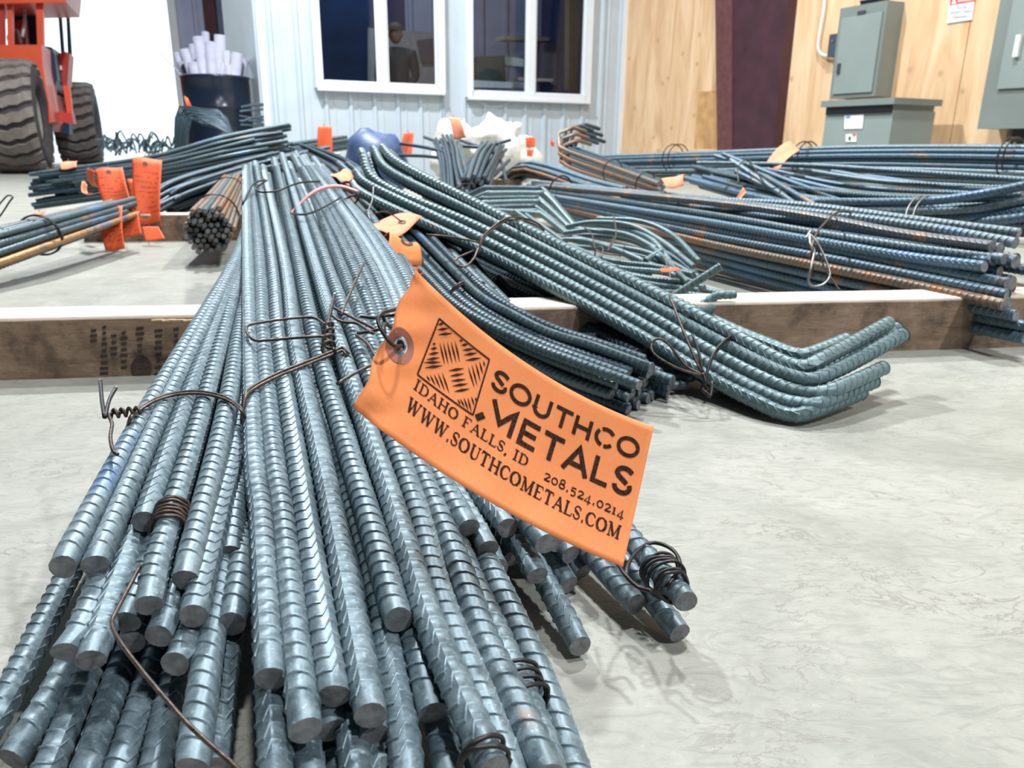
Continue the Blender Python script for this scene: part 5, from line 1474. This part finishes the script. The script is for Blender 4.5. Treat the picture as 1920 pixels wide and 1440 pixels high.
# black bent bars heaped before the drum
bP = root('bent_rebar_heap', (-2.4, 5.6, 0), 'heap of black hooped bars in front of the drum', 'rebar')
for i in range(16):
    s = i * 3.2; z = 5.4 - .02 * i
    rebar('bar', [Vector((at(322 + s * .4, 285, z).x, at(322 + s * .4, 285, z).y, .01)), at(330 + s * .5, 215 + s * .35, z), at(350 + s * .6, 202 + s * .5 + (i % 3) * 4, z), at(390 + s * .4, 207 + s * .7, z), at(425 + s * .2, 222 + s * .8, z), Vector((at(455 + s * .2, 262, z).x, at(455 + s * .2, 262, z).y, .01))], .017, M['steel_black'], bP, sub=6)
bP2 = root('rebar_heap', (-3.0, 9, 0), 'tangled dark scrap bars on the ground by the open doorway', 'rebar')
sb = MB()
random.seed(5)
for i in range(70):
    x = random.uniform(195, 335); zz = random.uniform(7.4, 8.4)
    a = at(x, random.uniform(262, 292), zz); b = at(x + random.uniform(-25, 25), random.uniform(258, 290), zz + random.uniform(-.2, .2))
    c = (a + b) / 2 + Vector((0, 0, random.uniform(0, .10)))
    for q in (a, b, c): q.z = max(q.z, .015)
    sb.tube([a, c, b], .009, 5)
o = sb.obj('scrap_bar', M['steel_dark'], bP2, True); o['kind'] = 'stuff'
# tag on drum heap
small_tag([(345, 180, 5.2), (352, 184, 5.2), (360, 200, 5.2), (350, 198, 5.2)], 'small orange tag on the hooped bars beside the drum', .05, 'tag_far')
# dark hoops right of drum
bP3 = root('bent_rebar_heap', (-2.0, 6.2, 0), 'dark bars heaped between the drum and the office corner', 'rebar')
for i in range(10):
    y = 196 + i * 7
    rebar('bar', [at(452 + random.uniform(-4, 4), y + random.uniform(-5, 5), 6.2), at(474, y + random.uniform(-8, 6), 6.25), at(494, y + random.uniform(-6, 6), 6.3)] + ([] if i < 6 else [Vector((at(494, y, 6.3).x, at(494, y, 6.3).y, .012))]), .020, M['steel_black'], bP3)
# boards leaning behind
q = DOORY - .6
def bk(px, py, y=q):
    d = ray(px, py); return CAM + d * (y / d.y)
o = MB().prism([bk(420, 104), bk(500, 104), bk(500, 152), bk(462, 178), bk(420, 178)], Vector((0, .03, 0))).obj('plywood_offcut', M['brownboard']); tagobj(o, 'reddish brown board leaning by the office corner', 'board')
o = MB().prism([bk(481, 68), bk(500, 68), bk(500, 104), bk(481, 104)], Vector((0, .03, 0))).obj('plywood_offcut', M['brownboard']); tagobj(o, 'small brown board above the leaning reddish one', 'board')

# ------------------------------------------------------------------ electrical gear on the side wall
def face_box(name, pxl, pxr, pyt, pyb, depth, mt, d0=0.0, parent=None, pyref=None):
    """box on the side wall whose front face spans those pixels"""
    s0 = (Sp(pxl, (pyt + pyb) / 2, d0 + depth) - S0).dot(SD); s1 = (Sp(pxr, (pyt + pyb) / 2, d0 + depth) - S0).dot(SD)
    pm = (pxl + pxr) / 2
    h1 = Sp(pm, pyt, d0 + depth).z; h0 = Sp(pm, pyb, d0 + depth).z
    h0 = max(h0, 0)
    b = MB().box(spt((s0 + s1) / 2, (h0 + h1) / 2, d0 + depth / 2), ((s1 - s0) / 2, depth / 2, (h1 - h0) / 2), AS)
    return b, s0, s1, h0, h1
b, s0, s1, h0, h1 = face_box('x', 1566, 1652, 10, 182, .17, 'panel')
pn = root('breaker_box', spt((s0 + s1) / 2, h0, 0), 'grey electrical panel on the plywood above the transformer', 'electrical panel')
b.obj('enclosure', M['panel'], pn)
bb = MB().box(spt((s0 + s1) / 2 + .005, (h0 + h1) / 2 - .02, .178), ((s1 - s0) / 2 - .03, .006, (h1 - h0) / 2 - .05), AS); door = bb.obj('panel_door', M['panel_light'], pn)
MB().box(spt(s0 + .07, h0 + (h1 - h0) * .33, .19), (.012, .008, .035), AS).obj('latch', M['ink'], door)
MB().box(spt((s0 + s1) / 2, h1 - .055, .182), (.03, .006, .013), AS).obj('nameplate', M['ink'], pn)
vb_ = MB()
for k in range(9): vb_.box(spt((s0 + s1) / 2 - .05 + k * .018, h1 + .012, .09), (.006, .05, .014), AS)
vb_.box(spt((s0 + s1) / 2 + .02, h1 + .03, .09), (.09, .045, .006), AS)
vb_.obj('cable_fitting', M['black'], pn)
# transformer: front-left face along the wall direction, right face across it
tc_ = at(1677, 200, 4.9)
s1t = (tc_ - S0).dot(SD); dt = (tc_ - S0).dot(SN)
s0t = (Sp(1546, 200, dt) - S0).dot(SD)
ht = at_plane(1677, 183, S0 + SN * dt, SN).z
dback = max(dt - .02, .1) / 2
dep = .43
tr = root('transformer', spt((s0t + s1t) / 2, 0, dt - dep / 2), 'grey floor standing transformer cabinet below the panel, with vent slot and two stickers', 'transformer')
MB().box(spt((s0t + s1t) / 2, (ht - .06) / 2 - .01, dt - dep / 2), ((s1t - s0t) / 2 - .01, dep / 2 - .01, (ht - .06) / 2 - .005), AS).obj('cabinet', M['panel_light'], tr)
MB().box(spt((s0t + s1t) / 2, ht - .02, dt - dep / 2 + .005), ((s1t - s0t) / 2 + .012, dep / 2 + .02, .02), AS).obj('lid', M['panel'], tr)
MB().box(spt((s0t + s1t) / 2, ht - .055, dt - dep / 2 - .01), ((s1t - s0t) / 2 - .03, dep / 2 - .01, .03), AS).obj('neck', M['panel_light'], tr)
MB().box(spt((s0t + s1t) / 2 , ht - .063, dt - .004), ((s1t - s0t) / 2 - .02, .008, .028), AS).obj('vent_slot', M['black'], tr)
def TP(px, py, d=.004): return at_plane(px, py, S0 + SN * (dt + d - .01), SN)
st1 = MB().prism([TP(1584, 217), TP(1620, 214), TP(1617, 241), TP(1583, 242)], SN * .002).obj('sticker', M['sign_white'], tr)
MB().prism([TP(1586, 218, .007), TP(1594, 217, .007), TP(1594, 221, .007), TP(1586, 222, .007)], SN * .001).obj('sticker_logo', M['ink_blue'], st1)
st2 = MB().prism([TP(1586, 252), TP(1606, 250), TP(1606, 266), TP(1586, 266)], SN * .002).obj('sticker', M['sign_white'], tr)
MB().prism([TP(1598, 251, .007), TP(1605, 250, .007), TP(1604, 255, .007), TP(1600, 256, .007)], SN * .001).obj('sticker_mark', M['sign_red'], st2)
MB().prism([TP(1591, 256, .007), TP(1595, 256, .007), TP(1595, 263, .007), TP(1591, 263, .007)], SN * .001).obj('sticker_mark', M['ink'], st2)
MB().box(spt(s0t + .05, .03, dt - .1), (.03, .05, .03), AS).obj('foot', M['panel'], tr)
MB().box(spt(s1t - .05, .03, dt - .1), (.03, .05, .03), AS).obj('foot', M['panel'], tr)
# switch box with conduit
b, a0, a1, g0, g1 = face_box('x', 1553, 1569, 64, 106, .07, 'navy_box')
sw = root('switch_box', spt((a0 + a1) / 2, g0, 0), 'small dark grey switch box beside the electrical panel', 'switch box')
b.obj('switch_body', M['navy_box'], sw)
MB().box(spt((a0 + a1) / 2, (g0 + g1) / 2 + .03, .075), (.006, .006, .006), AS).obj('toggle', M['chrome'], sw)
cdt = wire('conduit', [Sp(1547, -40, .03), Sp(1545, 10, .03), Sp(1537, 60, .03), Sp(1534, 85, .03), Sp(1537, 98, .03), Sp(1546, 104, .04), Sp(1556, 104, .05)], .011, M['conduit'], None)
tagobj(cdt, 'white conduit curving down the plywood into the switch box', 'conduit')
# sign
def SQ(px, py, d=.006): return Sp(px, py, d)
sg = root('sign', Sp(1802, 40), 'white warning sign with red header on the plywood', 'sign')
MB().prism([SQ(1782, -12), SQ(1830, -16), SQ(1823, 37), SQ(1776, 44)], SN * .003).obj('sign_plate', M['sign_white'], sg)
MB().prism([SQ(1782, -10, .0105), SQ(1829, -14, .0105), SQ(1828, 2, .0105), SQ(1781, 10, .0105)], SN * .001).obj('sign_header', M['sign_red'], sg)
mk_ = MB().prism([SQ(1784, 8, .012), SQ(1793, 6.5, .012), SQ(1789, -3, .012)], SN * .001); mk_.obj('sign_symbol', M['sign_white'], sg)
def sans_line(s, x0, y0, x1, y1, h, thick, d, parent, name, mt):
    """block letters on the sign, written between two pixels"""
    F5 = {'D': ['110', '101', '101', '101', '110'], 'A': ['010', '101', '111', '101', '101'], 'N': ['101', '111', '111', '111', '101'], 'G': ['111', '100', '101', '101', '111'], 'E': ['111', '100', '110', '100', '111'], 'R': ['110', '101', '110', '101', '101'],
          'F': ['111', '100', '110', '100', '100'], 'O': ['111', '101', '101', '101', '111'], 'L': ['100', '100', '100', '100', '111'], 'W': ['101', '101', '111', '111', '101'], 'C': ['111', '100', '100', '100', '111'], 'K': ['101', '110', '100', '110', '101'],
          'U': ['101', '101', '101', '101', '111'], 'T': ['111', '010', '010', '010', '010'], '/': ['001', '001', '010', '100', '100'], 'P': ['110', '101', '110', '100', '100'], 'S': ['111', '100', '111', '001', '111'], ' ': ['000'] * 5, 'I': ['010'] * 5}
    b = MB(); n = len(s) * 4 - 1
    for i, c in enumerate(s):
        for j, rowp in enumerate(F5[c]):
            for k, ch in enumerate(rowp):
                if ch == '1':
                    t0 = (i * 4 + k) / n; t1 = (i * 4 + k + 1) / n
                    xa, xb = x0 + (x1 - x0) * t0, x0 + (x1 - x0) * t1; ya, yb = y0 + (y1 - y0) * t0, y0 + (y1 - y0) * t1
                    q0, q1 = h * j / 5, h * (j + 1) / 5
                    b.quad(SQ(xa, ya + q0, d), SQ(xb, yb + q0, d), SQ(xb, yb + q1, d), SQ(xa, ya + q1, d))
    return b.obj(name, M[mt], parent)
sans_line('DANGER', 1796, -2, 1826, -6, 6, 1, .013, sg, 'sign_lettering', 'sign_white')
sans_line('FOLLOW', 1793, 13, 1812, 11, 4, 1, .0105, sg, 'sign_lettering', 'ink_grey')
sans_line('LOCKOUT/TAGOUT', 1780, 22, 1823, 18, 4.5, 1, .0105, sg, 'sign_lettering', 'ink_grey')
sans_line('PROCEDURE', 1785, 31, 1814, 28, 4.5, 1, .0105, sg, 'sign_lettering', 'ink_grey')
# big cabinet at the right edge
b, c0_, c1_, k0, k1 = face_box('x', 1872, 2100, -200, 240, .22, 'panel')
ec = root('electrical_cabinet', spt((c0_ + c1_) / 2, k0, 0), 'tall grey electrical cabinet cut by the right edge', 'electrical cabinet')
b.obj('enclosure', M['panel'], ec)
dr = MB().box(spt((c0_ + c1_) / 2 + .05, (k0 + k1) / 2 + .11, .228), ((c1_ - c0_) / 2 - .04, .008, (k1 - k0) / 2 - .12), AS).obj('cabinet_door', M['panel_light'], ec)
hp = Sp(1908, 86, .25)
MB().box(hp, (.014, .012, .06), AS).obj('handle', M['conduit'], dr)
for k in range(4):
    p = Sp(1895 + k * 16, 250, .12); MB().tube([Vector((p.x, p.y, k0)), Vector((p.x, p.y, 0))], .022, 10, smooth=False).obj('conduit_pipe', M['rim'], ec, True)
MB().box(spt((c0_ + c1_) / 2 + .1, k0 - .035, .1), ((c1_ - c0_) / 2 - .1, .07, .035), AS).obj('gutter', M['black'], ec)

# ------------------------------------------------------------------ things in the office
def Ip(px, py, d): return at_plane(px, py, W0 - WN * d, WN)
def iquad(name, pts, d, mt, t=.02, parent=None):
    return MB().prism([Ip(x, y, d) for x, y in pts], WN * -t).obj(name, M[mt], parent)
wb = root('pinboard', Ip(750, 120, 2.4), 'pale pinboard with a grey sheet behind the person in the office', 'board')
iquad('board_face', [(690, 52), (825, 62), (825, 175), (690, 160)], 2.4, 'board', parent=wb)
iquad('notice', [(781, 75), (812, 72), (814, 116), (790, 118)], 2.37, 'board_grey', .01, wb)
o = iquad('paper_sheet', [(893, 67), (917, 68), (916, 104), (893, 103)], 2.4, 'board'); tagobj(o, 'pale paper sheet on the office wall in the right window', 'paper')
sh = root('shelf', Ip(1000, 72, 1.6), 'pale shelf board crossing the right office window', 'shelf')
iquad('shelf_board', [(945, 66), (1048, 70), (1048, 77), (945, 74)], 1.6, 'shelf', .25, sh)
iquad('shelf_end', [(1038, 72), (1066, 80), (1058, 92), (1040, 82)], 1.55, 'box_white', .1, sh)
o = iquad('cabinet', [(893, 106), (946, 104), (950, 156), (892, 158)], 1.0, 'cab_green', .4); tagobj(o, 'dark green cabinet low in the right office window', 'cabinet')
o = iquad('carton', [(946, 106), (982, 110), (982, 125), (948, 122)], 1.1, 'box_white', .2); tagobj(o, 'pale carton beside the dark green cabinet', 'box')
o = iquad('desk_top', [(885, 150), (990, 156), (1000, 166), (885, 164)], .5, 'box_white', .3); tagobj(o, 'pale desk top at the sill of the right office window', 'desk')
o = iquad('book', [(972, 145), (1038, 148), (1036, 153), (972, 151)], 1.0, 'shelf', .15); tagobj(o, 'flat stack of paper lying low in the right office window', 'paper')
o = iquad('door_post', [(1068, -40), (1084, -40), (1080, 170), (1066, 168)], .8, 'cab_beige', .1); tagobj(o, 'beige door post at the right side of the right office window', 'post')
o = iquad('partition', [(1020, 80), (1064, 86), (1062, 168), (1018, 150)], 1.4, 'board_grey', .1); tagobj(o, 'dark grey partition in the right office window', 'partition')

# person standing behind the left window
hp_ = Ip(743, 70, .75)
PX = hp_.copy(); PX.z = 0
ppl = root('person', PX, 'person in dark jacket and brown cap looking down behind the left office window', 'person')
toC = (CAM - PX); toC.z = 0; toC.normalize()
fF = (toC * .95 + WD * -.25).normalized(); fR = fF.cross(Z).normalized() * 1
Hh = Ip(738, 42, .75).z
sc_ = Hh / 1.76
def body(pts, radii, edges, name, mt, sub=2):
    me = bpy.data.meshes.new(name)
    off = world_loc(ppl)
    V = [(fR * p[0] + fF * p[1] + Z * p[2]) * sc_ for p in pts]
    me.from_pydata([tuple(v) for v in V], edges, [])
    o = bpy.data.objects.new(name, me); C.objects.link(o); o.parent = ppl
    md = o.modifiers.new('skin', 'SKIN'); md.use_smooth_shade = True
    for i, r in enumerate(radii):
        me.skin_vertices[0].data[i].radius = (r[0] * sc_, r[1] * sc_) if isinstance(r, tuple) else (r * sc_, r * sc_)
    me.skin_vertices[0].data[0].use_root = True
    s_ = o.modifiers.new('sub', 'SUBSURF'); s_.levels = sub; s_.render_levels = sub
    me.materials.append(M[mt])
    return o
bp_ = [(0, 0, .95), (0, 0, 1.10), (0, .01, 1.28), (0, .0, 1.42), (0, .015, 1.50),
       (-.19, 0, 1.40), (-.24, .03, 1.14), (-.17, .22, 1.02), (.19, 0, 1.40), (.24, .03, 1.14), (.17, .22, 1.02),
       (-.10, 0, .90), (-.11, .01, .50), (-.11, -.02, .10), (.10, 0, .90), (.11, .01, .50), (.11, -.02, .10)]
rd_ = [.15, .155, .17, .12, .06, .075, .055, .042, .075, .055, .042, .10, .072, .055, .10, .072, .055]
ed_ = [(0, 1), (1, 2), (2, 3), (3, 4), (3, 5), (5, 6), (6, 7), (3, 8), (8, 9), (9, 10), (0, 11), (11, 12), (12, 13), (0, 14), (14, 15), (15, 16)]
body(bp_, rd_, ed_, 'body', 'jacket')
def ell(name, c, r, mt, parent=None, nu=20, nv=14, fn=None):
    V = []; Fc = []
    for j in range(nv + 1):
        ph = math.pi * j / nv - math.pi / 2
        for i in range(nu):
            th = 2 * math.pi * i / nu
            d = [math.cos(ph) * math.cos(th), math.cos(ph) * math.sin(th), math.sin(ph)]
            k = fn(d) if fn else 1
            p = (c[0] + d[0] * r[0] * k, c[1] + d[1] * r[1] * k, c[2] + d[2] * r[2] * k)
            V.append(PX + (fR * p[0] + fF * p[1] + Z * p[2]) * sc_)
    for j in range(nv):
        for i in range(nu):
            k = (i + 1) % nu
            Fc.append([j * nu + i, j * nu + k, (j + 1) * nu + k, (j + 1) * nu + i])
    return mesh_obj(name, V, Fc, M[mt], parent or ppl, True)
def facef(d):
    # jaw narrows, nose and brow stand out
    k = 1.0 - .16 * max(0, -d[2])
    if d[1] > .75 and abs(d[0]) < .22 and -.35 < d[2] < .15: k += .16
    if d[1] > .6 and .12 < d[2] < .3: k += .03
    if d[1] > .7 and .12 < abs(d[0]) < .5 and 0 < d[2] < .13: k -= .05
    return k
head = ell('head', (0, .045, 1.62), (.078, .098, .125), 'skin', fn=facef)
for s in (-1, 1):
    ell('eye', (s * .03, .135, 1.635), (.012, .008, .007), 'ink', head, 8, 6)
    ell('ear', (s * .079, .03, 1.62), (.012, .022, .034), 'skin', head, 8, 6)
ell('mouth', (0, .132, 1.555), (.024, .008, .005), 'orange_dark', head, 8, 6)
cap = ell('cap', (0, .03, 1.675), (.092, .108, .085), 'cap', fn=lambda d: 1 if d[2] > -.1 else .8)
ell('cap_brim', (0, .13, 1.665), (.07, .07, .010), 'cap', cap)
for s in (-1, 1):
    hb = [(s * .17, .22, 1.02), (s * .15, .28, 1.0), (s * .14, .31, .985)]
    hp2 = hb + [(s * .17, .355, .97), (s * .175, .385, .95), (s * .155, .365, .965), (s * .158, .40, .94), (s * .135, .365, .965), (s * .137, .398, .94), (s * .118, .355, .965), (s * .118, .383, .945), (s * .11, .27, 1.01), (s * .09, .30, 1.0)]
    hr = [.028, .034, .036, .010, .009, .010, .009, .010, .009, .009, .008, .013, .010]
    body(hp2, hr, [(0, 1), (1, 2), (2, 3), (3, 4), (2, 5), (5, 6), (2, 7), (7, 8), (2, 9), (9, 10), (1, 11), (11, 12)], 'hand', 'skin', 1)
    ell('boot', (s * .11, .05, .045), (.05, .14, .06), 'boots')

#%%LOADER
NL = at(60, 315, 7.2); NL.z = 0
ld = root('wheel_loader', at_h(60, 321, 0), 'orange wheel loader with cab standing in the open doorway', 'loader')
def tyre(c, R, Wd, ax_r, name='wheel'):
    """c centre, axle direction ax_r"""
    ax_r = Vector(ax_r).normalized(); fw = ax_r.cross(Z).normalized()
    h = Wd / 2
    b = MB().lathe(c, ax_r, [(R * .50, -h * .80), (R * .56, -h * .98), (R * .78, -h * 1.02), (R * .90, -h * .94), (R * .935, -h * .7), (R * .945, 0), (R * .935, h * .7), (R * .90, h * .94), (R * .78, h * 1.02), (R * .56, h * .98), (R * .50, h * .80)], 48)
    wh = b.obj(name, M['tire_dark'], ld, True)
    n = 22
    for k in range(n):
        a0 = 2 * math.pi * k / n
        V = []; Fc = []
        # chevron lug: V shape across the tread
        m_ = 8
        for i in range(m_ + 1):
            s = -1 + 2 * i / m_
            off = .16 * abs(s) - .08 + .02 * math.sin(s * 9)
            for (da, rr) in ((-.095, .93), (-.085, 1.0), (.085, 1.0), (.095, .93)):
                r2 = R * (rr - (.04 if abs(s) > .95 and rr > .95 else 0)); a = a0 + off + da
                V.append(c + ax_r * (s * h * .98) + (Z * math.sin(a) + fw * math.cos(a)) * r2)
        for i in range(m_):
            for q in range(4): Fc.append([i * 4 + q, i * 4 + (q + 1) % 4, i * 4 + 4 + (q + 1) % 4, i * 4 + 4 + q])
        Fc.append([0, 1, 2, 3]); Fc.append([m_ * 4 + 3, m_ * 4 + 2, m_ * 4 + 1, m_ * 4])
        mesh_obj('tread_lug', V, Fc, M['tire'], wh)
    MB().lathe(c, ax_r, [(0, -h * .5), (R * .3, -h * .5), (R * .48, -h * .75), (R * .52, -h * .78), (R * .52, h * .78), (R * .48, h * .75), (R * .3, h * .5), (0, h * .5)], 32).obj('rim', M['rim'], wh, True)
    return wh
Rw = .508
cN = at(28, 219, 7.2); cN.z = Rw
cR = at(146, 232, 10.0); cR.z = Rw
# long axis of the machine runs away from the camera and to the right of its near wheel
fwdL = (at(146, 232, 10.0) - at(28, 219, 7.2)); fwdL.z = 0; fwdL.normalize()
axl = Vector((math.cos(math.radians(22)), math.sin(math.radians(22)), 0))
tyre(cN, Rw, .47, axl); tyre(cR, Rw, .47, axl)
cN2 = cN - axl * 1.5; cR2 = cR - axl * 1.5
tyre(cN2, Rw, .47, axl); tyre(cR2, Rw, .47, axl)
def lp(px, py, z): return at(px, py, z)
lz = axl.cross(Z)
dl = Vector((axl.y, -axl.x, 0)) * -1     # away from the camera
if dl.y < 0: dl = -dl
def LB(name, pxs, z, depth, mt, parent=None):
    return MB().prism([at(x, y, z * .78) for x, y in pxs], dl * depth * .78).obj(name, M[mt], parent or ld)
bodyp = LB('fender', [(-90, 84), (78, 84), (80, 120), (86, 160), (98, 228), (84, 236), (72, 165), (52, 128), (38, 116), (-90, 116)], 9.7, .7, 'orange_paint')
LB('chassis', [(-80, 150), (70, 165), (92, 228), (88, 246), (-80, 240)], 10.3, 2.6, 'orange_dark')
cabp = LB('cab_post', [(66, -20), (80, -20), (82, 90), (70, 90)], 9.9, .12, 'orange_paint')
LB('cab_post', [(12, -20), (22, -20), (24, 86), (14, 86)], 9.9, .12, 'orange_paint')
LB('cab_post', [(-30, -20), (6, -20), (8, 86), (-30, 86)], 9.9, .12, 'orange_dark')
LB('cab_roof', [(-60, -40), (128, -40), (124, 4), (-60, 8)], 9.8, 1.4, 'orange_paint')
LB('cab_post', [(106, -10), (112, -10), (120, 96), (114, 98)], 11.2, .1, 'cabdark')
LB('cab_post', [(122, -10), (127, -10), (134, 98), (130, 150), (124, 150), (127, 98)], 11.2, .1, 'cabdark')
LB('cab_back', [(24, 6), (68, 6), (70, 86), (24, 86)], 10.8, .06, 'cabdark')
LB('seat', [(30, 40), (46, 36), (50, 86), (28, 86)], 10.5, .3, 'orange_dark')
wire('steering_wheel', [at(18, 84, 7.95), at(16, 68, 7.95), at(24, 58, 7.95), at(34, 60, 7.95), at(40, 84, 7.95)], .016, M['ink'], ld)
wire('hydraulic_hose', [at(45, 10, 7.95), at(46, 40, 7.95), at(42, 70, 7.95)], .016, M['rim'], ld)
LB('engine_cover', [(82, 86), (96, 88), (102, 102), (108, 150), (100, 164), (88, 160), (84, 120)], 10.4, .8, 'cabdark')
LB('side_panel', [(104, 104), (120, 96), (130, 100), (126, 160), (108, 160)], 10.8, .5, 'orange_dark')
LB('ladder_rail', [(92, 160), (104, 162), (106, 210), (98, 210)], 10.4, .08, 'orange_dark')
LB('ladder_rail', [(118, 160), (130, 160), (138, 228), (128, 230)], 10.4, .08, 'orange_paint')
LB('step', [(94, 208), (134, 212), (138, 232), (96, 226)], 10.3, .3, 'orange_dark')
LB('headlight', [(108, 124), (115, 123), (116, 131), (109, 132)], 10.75, .05, 'conduit')
LB('axle', [(60, 205), (130, 232), (130, 252), (100, 246), (60, 240)], 11.5, .4, 'cabdark')
print('REBAR TRIS', TRI[0])
